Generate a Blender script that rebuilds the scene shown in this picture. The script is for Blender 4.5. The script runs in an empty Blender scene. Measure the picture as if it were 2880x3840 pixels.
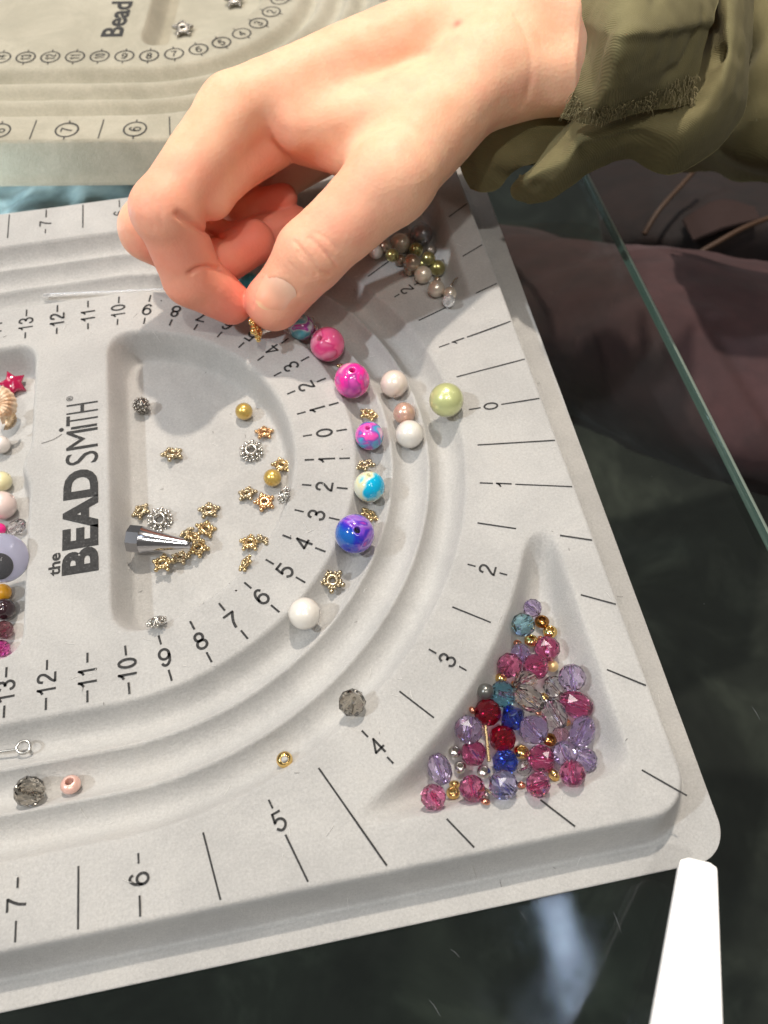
import bpy, math, random
import numpy as np
from mathutils import Vector, Matrix, Euler
random.seed(7); RNG = np.random.default_rng(7)
CM = 0.01                                   # the scene is laid out in centimetres, linked in metres
scene = bpy.context.scene
COL = scene.collection

# ------------------------------------------------------------------ camera
CAM_POS = np.array([-4.8180, -14.640, 19.268]); CAM_ROT = (0.54785, 0.01589, -0.18711); FPX = 3050.0
cam_data = bpy.data.cameras.new('camera'); cam = bpy.data.objects.new('camera', cam_data); COL.objects.link(cam)
cam.location = CAM_POS * CM; cam.rotation_euler = CAM_ROT
cam_data.sensor_fit = 'VERTICAL'; cam_data.sensor_height = 24.0; cam_data.lens = FPX / 3840 * 24
cam_data.clip_start = 0.005; cam_data.clip_end = 50
cam_data.dof.use_dof = True; cam_data.dof.focus_distance = 0.213; cam_data.dof.aperture_fstop = 12
scene.camera = cam
# ------------------------------------------------------------------ room light
world = bpy.data.worlds.new('World'); scene.world = world; world.use_nodes = True
wb = world.node_tree.nodes['Background']; wb.inputs[0].default_value = (1.0, 0.93, 0.86, 1); wb.inputs[1].default_value = 0.13
def spot(name, pos, energy, size, color, aim=(-2, 0, 0), angle=60):
    l = bpy.data.lights.new(name, 'SPOT'); l.energy = energy; l.shadow_soft_size = size * CM; l.color = color
    l.spot_size = math.radians(angle); l.spot_blend = 0.6
    o = bpy.data.objects.new(name, l); COL.objects.link(o); o.location = Vector(pos) * CM
    o.rotation_euler = (Vector(aim) - Vector(pos)).to_track_quat('-Z', 'Y').to_euler(); return o
spot('ceiling_spot', (18, 92, 185), 122, 3.5, (1.0, 0.89, 0.77))
spot('ceiling_spot', (-150, -20, 165), 78, 4.0, (0.88, 0.94, 1.0))
spot('ceiling_spot', (-20, -75, 190), 34, 4.0, (1.0, 0.95, 0.88))
for i, (lx, ly) in enumerate([(-70, 105), (60, -120), (190, 60), (20, 210), (-40, 60), (-120, 40), (40, -60)]):  # unseen panels added overhead to put glints on the beads
    l = bpy.data.lights.new('added_glint_panel', 'AREA'); l.shape = 'SQUARE'; l.size = 0.32; l.energy = 2.7; l.color = (1.0, 0.94, 0.87)
    o = bpy.data.objects.new('added_glint_panel', l); COL.objects.link(o); o.location = Vector((lx, ly, 205)) * CM
l = bpy.data.lights.new('added_blue_panel', 'AREA'); l.shape = 'RECTANGLE'; l.size = 1.9; l.size_y = 1.5; l.energy = 18; l.color = (0.72, 0.88, 1.0)  # unseen soft panel, added to give the glass a bluish sheen
o = bpy.data.objects.new('added_blue_panel', l); COL.objects.link(o); o.location = Vector((-75, 310, 200)) * CM
scene.view_settings.view_transform = 'Standard'; scene.view_settings.look = 'None'
scene.view_settings.exposure = 0.16; scene.view_settings.gamma = 1.0
scene.cycles.use_denoising = True
scene.cycles.max_bounces = 14; scene.cycles.transmission_bounces = 10; scene.cycles.transparent_max_bounces = 12
scene.cycles.sample_clamp_indirect = 6.0

# ------------------------------------------------------------------ helpers
RM = np.array(Euler(CAM_ROT, 'XYZ').to_matrix())
def at(px, py, z=0.0):
    """the point of the horizontal plane at height z (cm) that stands at this place of the 2880x3840 survey picture"""
    d = RM @ np.array([(px - 1440) / FPX, -(py - 1920) / FPX, -1.0]); t = (z - CAM_POS[2]) / d[2]
    return CAM_POS + t * d
def depth_of(p): return -(RM.T @ (np.asarray(p) - CAM_POS))[2]
def sm(a, b, x):
    t = np.clip((x - a) / (b - a), 0, 1); return t * t * (3 - 2 * t)
def smax(a, b, k):
    h = np.clip(0.5 + 0.5 * (a - b) / k, 0, 1); return b * (1 - h) + a * h + k * h * (1 - h)
def smin(a, b, k): return -smax(-a, -b, k)

def mesh_np(name, V, F, smooth=True):
    me = bpy.data.meshes.new(name)
    V = np.asarray(V, float) * CM
    if isinstance(F, np.ndarray) and F.ndim == 2:
        n = F.shape[1]; me.vertices.add(len(V)); me.vertices.foreach_set('co', V.ravel())
        me.loops.add(F.size); me.loops.foreach_set('vertex_index', F.ravel().astype(np.int32))
        me.polygons.add(len(F)); me.polygons.foreach_set('loop_start', np.arange(0, F.size, n, dtype=np.int32))
        me.update(calc_edges=True)
    else:
        me.from_pydata([tuple(v) for v in V], [], [tuple(int(i) for i in f) for f in F]); me.update()
    me.polygons.foreach_set('use_smooth', [smooth] * len(me.polygons))
    return me
def link(name, me, mat=None, parent=None, loc=None, rot=None, scale=None):
    o = bpy.data.objects.new(name, me); COL.objects.link(o)
    if mat is not None and me is not None and not me.materials: me.materials.append(mat)
    if parent: o.parent = parent
    if loc is not None: o.location = Vector(loc) * CM
    if rot is not None: o.rotation_euler = rot
    if scale is not None: o.scale = (scale,) * 3 if np.isscalar(scale) else scale
    return o
def tag(o, label=None, cat=None, group=None, kind=None):
    if label: o['label'] = label
    if cat: o['category'] = cat
    if group: o['group'] = group
    if kind: o['kind'] = kind
    return o
def join_parts(parts):
    V, F, n = [], [], 0
    for v, f in parts:
        V.append(np.asarray(v, float)); F += [tuple(i + n for i in q) for q in f]; n += len(v)
    return np.concatenate(V), F
def ico(r=1.0, c=(0, 0, 0), sub=2, s=(1, 1, 1)):
    if sub not in ico.c:
        import bmesh
        bm = bmesh.new(); bmesh.ops.create_icosphere(bm, subdivisions=sub, radius=1.0)
        ico.c[sub] = (np.array([v.co[:] for v in bm.verts]), [tuple(v.index for v in f.verts) for f in bm.faces]); bm.free()
    v, f = ico.c[sub]; return v * r * np.array(s) + np.array(c), f
ico.c = {}
def lathe(profile, seg=32, closed=False):
    P = np.array(profile, float); a = np.arange(seg) * 2 * math.pi / seg; n = len(P)
    V = np.stack([P[:, None, 0] * np.cos(a), P[:, None, 0] * np.sin(a), np.repeat(P[:, 1:2], seg, 1)], 2).reshape(-1, 3)
    F = []
    for i in range(n if closed else n - 1):
        j = (i + 1) % n
        for k in range(seg):
            l = (k + 1) % seg; F.append((i * seg + k, i * seg + l, j * seg + l, j * seg + k))
    return V, F
def torus(R, r, c=(0, 0, 0), seg=24, ring=10, zs=1.0):
    v, f = lathe([(R + r * math.cos(t), r * zs * math.sin(t)) for t in np.arange(ring) * 2 * math.pi / ring], seg, True)
    return v + np.array(c), f
def tube(pts, r, seg=8, caps=True):
    pts = np.asarray(pts, float); n = len(pts); r = np.broadcast_to(r, n); V = []
    T = np.gradient(pts, axis=0); T /= np.linalg.norm(T, axis=1)[:, None]
    up = np.array([0, 0, 1.0]) if abs(T[0][2]) < .9 else np.array([1.0, 0, 0])
    for i in range(n):
        b = np.cross(T[i], up); b /= np.linalg.norm(b); u = np.cross(b, T[i]); up = u
        for k in range(seg):
            t = 2 * math.pi * k / seg; V.append(pts[i] + r[i] * (math.cos(t) * b + math.sin(t) * u))
    F = [(i * seg + k, i * seg + (k + 1) % seg, (i + 1) * seg + (k + 1) % seg, (i + 1) * seg + k) for i in range(n - 1) for k in range(seg)]
    if caps: F += [tuple(range(seg))[::-1], tuple((n - 1) * seg + k for k in range(seg))]
    return np.array(V), F
def catmull(P, m):
    """resample a chain of points (n x d) to m rows with a Catmull-Rom spline"""
    P = np.asarray(P, float); n = len(P); t = np.linspace(0, n - 1, m); i = np.clip(t.astype(int), 0, n - 2); u = (t - i)[:, None]
    u = u.reshape((-1,) + (1,) * (P.ndim - 1))
    p0 = P[np.maximum(i - 1, 0)]; p1 = P[i]; p2 = P[i + 1]; p3 = P[np.minimum(i + 2, n - 1)]
    return 0.5 * (2 * p1 + (p2 - p0) * u + (2 * p0 - 5 * p1 + 4 * p2 - p3) * u ** 2 + (3 * p1 - p0 - 3 * p2 + p3) * u ** 3)
def grid_faces(a, b):
    i, j = np.meshgrid(np.arange(a - 1), np.arange(b - 1), indexing='ij'); q = (i * b + j).ravel()
    return np.stack([q, q + 1, q + b + 1, q + b], 1)
def fbm(x, y, z=0, seed=0, octv=4):
    """cheap smooth pseudo-noise built from sines, vectorised"""
    r = np.random.default_rng(seed); out = 0; amp = 1.0; fr = 1.0
    for o in range(octv):
        for _ in range(4):
            d = r.normal(size=3); d /= np.linalg.norm(d); out = out + amp * 0.5 * np.sin(fr * (d[0] * x + d[1] * y + d[2] * z) * 2.1 + r.uniform(0, 6.28))
        amp *= 0.5; fr *= 2.0
    return out

# ------------------------------------------------------------------ materials
def mat(name, color, rough=0.5, metal=0.0, **kw):
    m = bpy.data.materials.new(name); m.use_nodes = True; b = m.node_tree.nodes['Principled BSDF']
    b.inputs['Base Color'].default_value = (*color, 1); b.inputs['Roughness'].default_value = rough; b.inputs['Metallic'].default_value = metal
    for k, v in kw.items(): b.inputs[k.replace('_', ' ')].default_value = v
    return m
class N:
    def __init__(s, m): s.t = m.node_tree; s.b = s.t.nodes['Principled BSDF']
    def n(s, typ, **kw):
        x = s.t.nodes.new(typ)
        for k, v in kw.items():
            if k in x.inputs: x.inputs[k].default_value = v
            else: setattr(x, k, v)
        return x
    def l(s, a, b): s.t.links.new(a, b)
    def coord(s, out='Object'): return s.n('ShaderNodeTexCoord').outputs[out]
    def noise(s, co, scale, detail=4, rough=.5, dist=0):
        x = s.n('ShaderNodeTexNoise'); s.l(co, x.inputs['Vector']); x.inputs['Scale'].default_value = scale
        x.inputs['Detail'].default_value = detail; x.inputs['Roughness'].default_value = rough; x.inputs['Distortion'].default_value = dist; return x.outputs['Fac']
    def ramp(s, fac, stops, interp='LINEAR'):
        x = s.n('ShaderNodeValToRGB'); s.l(fac, x.inputs[0]); e = x.color_ramp; e.interpolation = interp
        while len(e.elements) < len(stops): e.elements.new(0.5)
        for el, (p, c) in zip(e.elements, stops): el.position = p; el.color = (*c, 1)
        return x.outputs[0]
    def bump(s, h, strength, dist):
        x = s.n('ShaderNodeBump'); s.l(h, x.inputs['Height']); x.inputs['Strength'].default_value = strength; x.inputs['Distance'].default_value = dist
        s.l(x.outputs[0], s.b.inputs['Normal'])

def felt(name, c1, c2, stain):
    m = mat(name, c1, 0.95, Sheen_Weight=0.25, Sheen_Roughness=0.6); k = N(m); co = k.coord()
    f = k.noise(co, 26, 7, .72, .4); f2 = k.noise(co, 1500, 4, .8)
    col = k.ramp(f, [(0.28, tuple(v * .90 for v in c2)), (.45, c2), (0.58, c1), (0.78, tuple(min(1, v * 1.06) for v in stain))])
    mx = k.n('ShaderNodeMix', data_type='RGBA', blend_type='MULTIPLY'); mx.inputs[0].default_value = 1
    k.l(col, mx.inputs[6]); k.l(k.ramp(f2, [(0.25, (.78, .78, .78)), (0.7, (1.08, 1.08, 1.08))]), mx.inputs[7]); k.l(mx.outputs[2], k.b.inputs['Base Color'])
    k.bump(k.noise(co, 1100, 5, .9), .8, 0.0005); return m
M_FELT = felt('grey flocked plastic', (0.54, 0.531, 0.508), (0.485, 0.478, 0.46), (0.52, 0.502, 0.47))
M_FELT2 = felt('cream flocked plastic', (0.50, 0.465, 0.36), (0.42, 0.39, 0.295), (0.35, 0.32, 0.23))
def ink():
    m = mat('worn black print', (0.03, 0.03, 0.03), 0.9); k = N(m)
    k.l(k.ramp(k.noise(k.coord(), 1500, 3, .8), [(0.35, (.02, .02, .02)), (0.62, (.045, .045, .045)), (0.78, (.22, .22, .215))]), k.b.inputs['Base Color']); return m
M_INK = ink()
M_GLASS = bpy.data.materials.new('table glass'); M_GLASS.use_nodes = True
def pane_glass(m):
    t = m.node_tree; t.nodes.remove(t.nodes['Principled BSDF']); out = t.nodes['Material Output']
    tr = t.nodes.new('ShaderNodeBsdfTransparent'); tr.inputs[0].default_value = (.84, .90, .88, 1)
    gl = t.nodes.new('ShaderNodeBsdfGlossy'); fr = t.nodes.new('ShaderNodeFresnel'); fr.inputs['IOR'].default_value = 1.5
    ge = t.nodes.new('ShaderNodeNewGeometry'); io = t.nodes.new('ShaderNodeMapRange'); io.inputs[3].default_value = 1.5; io.inputs[4].default_value = 1 / 1.5   # unrefracted light meets both faces of the pane at the same angle
    t.links.new(ge.outputs['Backfacing'], io.inputs[0]); t.links.new(io.outputs[0], fr.inputs['IOR'])
    mx = t.nodes.new('ShaderNodeMixShader'); co = t.nodes.new('ShaderNodeTexCoord'); nz = t.nodes.new('ShaderNodeTexNoise'); nz.inputs['Scale'].default_value = 55; nz.inputs['Detail'].default_value = 8; nz.inputs['Roughness'].default_value = .75
    mr = t.nodes.new('ShaderNodeMapRange'); mr.inputs[1].default_value = .4; mr.inputs[2].default_value = .68; mr.inputs[3].default_value = .015; mr.inputs[4].default_value = .16
    bp = t.nodes.new('ShaderNodeBump'); bp.inputs['Strength'].default_value = .15; bp.inputs['Distance'].default_value = .0001
    for a, b in ((co.outputs['Object'], nz.inputs['Vector']), (nz.outputs[0], mr.inputs[0]), (mr.outputs[0], gl.inputs['Roughness']), (nz.outputs[0], bp.inputs['Height']), (bp.outputs[0], gl.inputs['Normal']),
                 (fr.outputs[0], mx.inputs[0]), (tr.outputs[0], mx.inputs[1]), (gl.outputs[0], mx.inputs[2]), (mx.outputs[0], out.inputs['Surface'])): t.links.new(a, b)
pane_glass(M_GLASS)
M_EDGE = mat('polished glass edge', (0.20, 0.25, 0.21), 0.3, Coat_Weight=0.5)
M_GOLD = mat('antique gold', (0.64, 0.49, 0.27), 0.22, 1.0)
M_GOLD2 = mat('coppery gold', (0.74, 0.47, 0.25), 0.22, 1.0)
M_DULL = mat('pale antique gold', (0.54, 0.45, 0.30), 0.28, 1.0)
M_SILVER = mat('antique silver', (0.62, 0.60, 0.56), 0.24, 1.0)
M_DSILVER = mat('dark filigree silver', (0.36, 0.34, 0.31), 0.3, 1.0)
M_CHROME = mat('brushed steel', (0.55, 0.55, 0.58), 0.16, 1.0)
M_COPPER = mat('copper', (0.80, 0.36, 0.24), 0.2, 1.0)
M_BRIGHTGOLD = mat('bright gold', (0.90, 0.64, 0.25), 0.12, 1.0)
M_BRONZE = mat('dark bronze', (0.42, 0.20, 0.06), 0.15, 1.0)
def pearl(name, col, metal=0.0, rough=0.28):
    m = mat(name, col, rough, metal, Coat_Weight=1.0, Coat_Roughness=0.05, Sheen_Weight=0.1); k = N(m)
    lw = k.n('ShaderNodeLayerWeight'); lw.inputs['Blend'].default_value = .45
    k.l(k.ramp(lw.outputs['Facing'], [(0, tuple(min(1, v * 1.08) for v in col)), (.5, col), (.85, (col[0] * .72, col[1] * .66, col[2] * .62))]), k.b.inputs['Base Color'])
    k.bump(k.noise(k.coord(), 500, 3, .6), 0.06, 0.0003); return m
def crystal(name, col, tr=0.9):
    return mat(name, tuple(v ** (.6 if min(col) > .7 else .8) for v in col), 0.0, 0, Transmission_Weight=tr, IOR=1.62)
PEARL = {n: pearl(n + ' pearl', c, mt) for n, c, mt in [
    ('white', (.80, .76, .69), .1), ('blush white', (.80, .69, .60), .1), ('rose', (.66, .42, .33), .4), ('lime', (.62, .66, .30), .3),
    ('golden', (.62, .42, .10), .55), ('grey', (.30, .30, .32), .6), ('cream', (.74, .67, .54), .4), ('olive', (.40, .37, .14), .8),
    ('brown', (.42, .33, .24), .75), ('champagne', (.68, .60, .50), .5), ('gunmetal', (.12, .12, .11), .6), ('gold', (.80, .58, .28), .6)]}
CR = {n: crystal(n + ' glass', c, 1.0 if n in ('champagne', 'clear', 'smoke', 'aqua') else .975) for n, c in [
    ('lavender', (.74, .62, .93)), ('periwinkle', (.60, .60, .96)), ('rose', (.88, .22, .46)), ('aqua', (.36, .74, .90)), ('cobalt', (.05, .13, .80)),
    ('garnet', (.62, .01, .05)), ('champagne', (.96, .88, .78)), ('clear', (.93, .90, .92)), ('pink', (.95, .62, .72)), ('smoke', (.42, .38, .32)), ('magenta', (.75, .06, .38))]}
def swirl(name, stops, scale=2.6, dist=1.6, seed=0.0, grad=None):
    m = mat(name, (1, 1, 1), 0.10, Coat_Weight=1.0, Coat_Roughness=0.03, Subsurface_Weight=0.15, Subsurface_Scale=0.002); k = N(m)
    mp = k.n('ShaderNodeMapping'); k.l(k.coord(), mp.inputs[0]); mp.inputs['Location'].default_value = (seed, seed * .7, -seed)
    mp.inputs['Scale'].default_value = (1, 1, 1)
    f = k.noise(mp.outputs[0], scale, 2.5, .45, dist)
    if grad:                                   # one side of the bead was dipped in another colour
        sx = k.n('ShaderNodeSeparateXYZ'); k.l(k.coord(), sx.inputs[0]); g = k.n('ShaderNodeMath', operation='MULTIPLY_ADD'); k.l(sx.outputs[0], g.inputs[0]); g.inputs[1].default_value = grad; k.l(f, g.inputs[2]); f = g.outputs[0]
    k.l(k.ramp(f, stops), k.b.inputs['Base Color']); return m
PINK, HOT, MAG, PUR, TEAL, SKY, WH = (.95, .16, .36), (.92, .03, .33), (.62, .02, .36), (.22, .06, .45), (.06, .42, .52), (.0, .42, .70), (.72, .72, .74)
SW = {
    'teal': swirl('teal and purple marbled glass', [(.30, TEAL), (.42, (.25, .55, .62)), (.47, WH), (.51, (.35, .05, .42)), (.55, (.7, .1, .5)), (.6, (.12, .45, .62)), (.75, WH)], 85, .6, 3.1),
    'hot': swirl('hot pink marbled glass', [(.28, (.55, .12, .42)), (.40, (.88, .30, .45)), (.46, (.75, .05, .22)), (.50, (.97, .12, .32)), (.70, (.96, .16, .36)), (.8, (.8, .4, .5))], 66, .7, 7.4),
    'mag': swirl('magenta marbled glass', [(.30, (.88, .35, .52)), (.40, (.55, .08, .36)), (.47, HOT), (.56, (.93, .03, .40)), (.62, (.45, .05, .30)), (.75, (.80, .10, .50))], 70, .7, 12.2),
    'multi': swirl('pink purple and blue marbled glass', [(.28, (.92, .12, .45)), (.40, (.93, .10, .50)), (.45, (.30, .10, .48)), (.50, (.14, .25, .62)), (.56, (.03, .45, .62)), (.62, (.60, .30, .60)), (.75, (.85, .60, .70))], 82, .6, 1.3),
    'turq': swirl('turquoise and cream marbled glass', [(.28, SKY), (.44, (.0, .46, .70)), (.48, (.25, .62, .68)), (.52, (.55, .72, .64)), (.57, (.74, .72, .42)), (.70, (.7, .72, .6))], 70, .4, 5.5, 16),
    'cobalt': swirl('cobalt and violet marbled glass', [(.26, (.01, .12, .46)), (.40, (.02, .03, .48)), (.48, (.07, .03, .48)), (.54, (.24, .07, .56)), (.60, (.34, .18, .62)), (.64, (.10, .04, .5)), (.72, (.62, .05, .36))], 85, .7, 9.0, 14)}

# ------------------------------------------------------------------ bead board height field (cm, top face at z = 0)
CX = -10.45; ZF = -1.2; ZG = -1.32        # arc centre, flange, glass top
def rbox(x, y, x0, x1, y0, y1, r):
    qx = np.abs(x - (x0 + x1) / 2) - ((x1 - x0) / 2 - r); qy = np.abs(y - (y0 + y1) / 2) - ((y1 - y0) / 2 - r)
    return np.hypot(np.maximum(qx, 0), np.maximum(qy, 0)) + np.minimum(np.maximum(qx, qy), 0) - r
def H(x, y):
    x = np.asarray(x, float); y = np.asarray(y, float); xm = -14.0 + np.abs(x + 14.0)
    r = np.where(xm < CX, np.abs(y), np.hypot(xm - CX, y))
    t = np.clip((r - 7.12) / 1.06, 0, 3); ph = t - np.floor(np.minimum(t, 2.999))
    prof = 1 - np.abs(2 * ph - 1) ** 2.1
    ridge = -0.12 * sm(0, .5, t) * sm(0, .5, 3 - t)
    h = ridge - 0.44 * prof * (t > 0) * (t < 3)
    d = smax(r - 5.42, -10.5 - xm, 1.0)
    d = np.where((np.abs(y) > 3.5), d, smax(r - 5.42, -10.5 - xm, .3)); h = h - 1.04 * sm(0.0, 0.44, -d)
    d = rbox(xm, y, -15.35, -12.62, -5.45, 5.45, .7) + 0.22 * np.exp(-((y - 0.6) / .5) ** 2); h = h - 1.0 * sm(0, 0.48, -d)
    d = smax(smax(12.0 - r, xm - 1.50, .8), smax(np.abs(y) - 11.12, 4.25 - np.abs(y), .3), .8); h = h - 0.95 * sm(-0.02, 0.55, -d)
    d = rbox(xm, y, -40, 2.52, -12.12, 12.12, 1.0); h = h + ZF * sm(-0.06, 0.34, d) ** 0.9 - .09 * np.exp(-((d - .39) / .055) ** 2)
    return h
def axis(parts): return np.unique(np.round(np.concatenate([np.arange(a, b, s) for a, b, s in parts]), 4))
def outline_clip(X, Y, x0, x1, y0, y1, r):
    d = rbox(X, Y, x0, x1, y0, y1, r); out = d > 0
    cx = np.clip(X, x0 + r, x1 - r); cy = np.clip(Y, y0 + r, y1 - r); vx = X - cx; vy = Y - cy; L = np.maximum(np.hypot(vx, vy), 1e-9)
    return np.where(out, cx + vx / L * r, X), np.where(out, cy + vy / L * r, Y), out
def board_mesh(name, Hf, xs, ys, box, bottom, post=None):
    X, Y = np.meshgrid(xs, ys, indexing='ij'); X, Y, out = outline_clip(X, Y, *box); Z = Hf(X, Y)
    Z = Z + 0.006 * fbm(X * 1.3, Y * 1.3, 0, 5, 2)
    F = grid_faces(len(xs), len(ys)); o = out.ravel(); F = F[~(o[F].all(1))]
    V = np.stack([X.ravel(), Y.ravel(), Z.ravel()], 1)
    E = np.concatenate([F[:, [0, 1]], F[:, [1, 2]], F[:, [2, 3]], F[:, [3, 0]]]); key = np.sort(E, 1); key = key[:, 0] * len(V) + key[:, 1]
    u, idx, cnt = np.unique(key, return_index=True, return_counts=True); be = E[idx[cnt == 1]]
    bv = np.unique(be); mp = -np.ones(len(V), int); mp[bv] = len(V) + np.arange(len(bv))
    low = V[bv].copy(); low[:, 2] = bottom; F2 = np.stack([be[:, 1], be[:, 0], mp[be[:, 0]], mp[be[:, 1]]], 1)
    V = np.concatenate([V, low]); F = np.concatenate([F, F2])
    if post is not None: V = post(V)
    used = np.unique(F); re = -np.ones(len(V), int); re[used] = np.arange(len(used))
    return mesh_np(name, V[used], re[F])
def skew(V):
    k = np.clip((V[:, 0] - 2.9) / .5, 0, 1); V = V.copy(); V[:, 0] += k * 0.017 * (V[:, 1] + 12); return V

# ------------------------------------------------------------------ flat print
def text_geo(s, size, bold=0.0, sx=1.0, spacing=1.0):
    """vertices (cm, centred) and faces of a line of lettering"""
    c = bpy.data.curves.new('lettering', 'FONT'); c.body = s; c.size = size; c.align_x = 'CENTER'; c.align_y = 'CENTER'; c.offset = bold; c.space_character = spacing; c.resolution_u = 4
    o = bpy.data.objects.new('lettering', c); COL.objects.link(o); me = bpy.data.meshes.new_from_object(o.evaluated_get(bpy.context.evaluated_depsgraph_get()))
    V = np.array([v.co[:] for v in me.vertices]); F = [tuple(p.vertices) for p in me.polygons]
    bpy.data.objects.remove(o); bpy.data.curves.remove(c); bpy.data.meshes.remove(me)
    mid = (V.max(0) + V.min(0)) / 2; V = V - mid; V[:, 0] *= sx; return V, F
_tc = {}
def put_text(parts, s, size, pos, up, z=0.012, fit=None, **kw):
    """lettering laid flat at pos with its top pointing along 'up' (2D)"""
    key = (s, size, tuple(sorted(kw.items())))
    if key not in _tc: _tc[key] = text_geo(s, size, **kw)
    V, F = _tc[key]; V = V.copy()
    if fit:
        ex = V.max(0) - V.min(0)
        V[:, 0] *= fit[0] / ex[0] if fit[0] else 1
        V[:, 1] *= fit[1] / ex[1] if fit[1] else 1
    up = np.array(up, float); up /= np.linalg.norm(up); rt = np.array([up[1], -up[0]])
    P = np.array(pos)[None] + V[:, :1] * rt + V[:, 1:2] * up
    parts.append((np.column_stack([P, np.full(len(P), z)]), F))
def _el(cx, cy, rx, ry, a0=0, a1=360, n=22):
    return [(cx + rx * math.cos(math.radians(a)), cy + ry * math.sin(math.radians(a))) for a in np.linspace(a0, a1, n)]
def _ct(p, n=20): return [tuple(q) for q in catmull(np.array(p, float), n)]
STROKES = {'0': [_el(.3, .5, .28, .5)], '1': [[(.08, .74), (.22, .82), (.32, 1)], [(.32, 1), (.32, 0)]], '2': [_ct([(.03, .70), (.09, .93), (.30, 1.0), (.52, .90), (.55, .68), (.40, .46), (.14, .22), (.02, 0)], 26), [(.02, 0), (.6, 0)]],
    '3': [_ct([(.03, .76), (.12, .95), (.30, 1.0), (.50, .90), (.52, .68), (.40, .55), (.24, .53)], 20), _ct([(.24, .53), (.46, .48), (.58, .28), (.48, .07), (.28, 0), (.09, .06), (.0, .25)], 22)],
    '4': [[(.44, 0), (.44, 1), (.0, .30), (.60, .30)]], '5': [[(.55, 1), (.12, 1), (.05, .50)], _ct([(.05, .50), (.20, .62), (.42, .60), (.58, .42), (.57, .20), (.42, .03), (.22, .0), (.02, .18)], 24)],
    '6': [_el(.3, .31, .28, .31), _ct([(.55, .82), (.44, .98), (.26, .98), (.10, .80), (.03, .55), (.02, .31)], 18)], '7': [[(.0, 1), (.60, 1)], _ct([(.60, 1), (.40, .68), (.26, .35), (.20, 0)], 12)],
    '8': [_el(.3, .75, .23, .25), _el(.3, .26, .28, .27)], '9': [_el(.3, .69, .28, .31), _ct([(.05, .18), (.16, .02), (.34, .02), (.50, .20), (.57, .45), (.58, .69)], 18)]}
def put_digits(parts, txt, h, pos, up, w=.055, z=0.012, wide=1.0):
    up = np.array(up, float); up /= np.linalg.norm(up); rt = np.array([up[1], -up[0]]); adv = .80 * wide; n = len(txt); pos = np.array(pos)
    for i, c in enumerate(txt):
        for st in STROKES[c]:
            p = np.array(st) * np.array([wide, 1]); p[:, 0] += (i - (n - 1) / 2) * adv - .3 * wide; p[:, 1] -= .5
            q = pos + h * (p[:, :1] * rt + p[:, 1:2] * up); t = np.gradient(q, axis=0)
            if len(q) < 6:
                for a, b in zip(q[:-1], q[1:]): d = (b - a) / np.linalg.norm(b - a) * w * .4; put_line(parts, a - d, b + d, w * 1.1, z)
                continue
            t /= np.linalg.norm(t, axis=1)[:, None]; nn = np.stack([-t[:, 1], t[:, 0]], 1) * w * .62; m = len(q)
            parts.append((np.column_stack([np.concatenate([q - nn, q + nn]), np.full(2 * m, z)]), [(k, k + 1, m + k + 1, m + k) for k in range(m - 1)]))
def put_line(parts, a, b, w=0.05, z=0.012):
    a = np.array(a, float); b = np.array(b, float); d = (b - a) / np.linalg.norm(b - a); n = np.array([-d[1], d[0]]) * w * .62
    n2 = n * 0.8; P = [a - n2, b - n2, b + n2, a + n2]; parts.append(([(*p, z) for p in P], [(0, 1, 2, 3)]))

# ------------------------------------------------------------------ the grey bead board
fine = 0.055
xs = axis([(-32, -15.6, .16), (-15.6, 3.7, fine)]); ys = axis([(-13.3, 13.4, fine)])
board = link('bead_board', None, loc=(0, 0, 0)); tag(board, 'grey flocked bead design board with curved channels and printed numbers, nearest on the glass', 'bead board')
link('tray_body', board_mesh('tray_body', H, xs, ys, (-31.4, 3.40, -13.12, 13.12, .85), ZG + .02, skew), M_FELT, board)
inner, outer, brand = [], [], []
def pol(r, a): return np.array([CX + r * math.cos(a), r * math.sin(a)])
STEP = 1.0 / 6.62
for n in range(0, 19):
    for s in ((1,) if n == 0 else (1, -1)):
        a = n * STEP
        if a <= math.pi / 2: dr = np.array([math.cos(a), s * math.sin(a)]); base = np.array([CX, 0.0])
        else: dr = np.array([0.0, s]); base = np.array([CX - (n - math.pi / 2 / STEP), 0.0])
        P = lambda r: base + dr * r
        put_line(inner, P(5.66), P(5.93), .055); put_line(inner, P(6.66), P(6.97), .055)
        if n < 10: put_digits(inner, str(n), .44, P(6.30), -dr, .058)
        else: put_digits(inner, str(n), .42, P(6.30), (-1, 0), .055, wide=.92)
HS = math.radians(7.09); quarter = math.pi / 2 / HS
for n in range(0, 33):                                     # half inches
    for s in ((1,) if n == 0 else (1, -1)):
        a = n * HS if n < 11 else math.radians(79.4)
        if n < 12: dr = np.array([math.cos(a), s * math.sin(a)]); base = np.array([CX, 0.0])
        else: dr = np.array([0.0, s]); base = np.array([-9.93 - (n - 12) * 1.31, 0.0])
        P = lambda r: base + dr * r
        rx = (2.42 - base[0]) / dr[0] if dr[0] > 1e-3 else 99; ry = 11.97 / abs(dr[1]) if abs(dr[1]) > 1e-3 else 99
        edge = min(rx, ry); yy = abs(P(12.2)[1]); well = 3 <= n <= 8
        stop = 11.76 if well else edge
        if n % 2: put_line(outer, P(10.70), P(stop), .045)
        else:
            k = n // 2
            put_line(outer, P(10.68), P(10.90 if well or n > 9 else 11.05), .045)
            put_digits(outer, str(k), .40, P(11.22 if (n > 3) else 11.36), (-dr if k < 6 else (-1, 0)), .048)
            put_line(outer, P(11.55 if n > 3 else 11.68), P(stop), .045)
        if 3 <= n <= 8:
            r1 = ((1.60 - base[0]) / dr[0]) if abs((1.60 - base[0]) / dr[0] * dr[1]) < 11.3 else 11.25 / abs(dr[1])
            if edge - r1 > .2: put_line(outer, P(r1 + .02), P(edge), .045)
UPX = (-1, 0)
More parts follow.
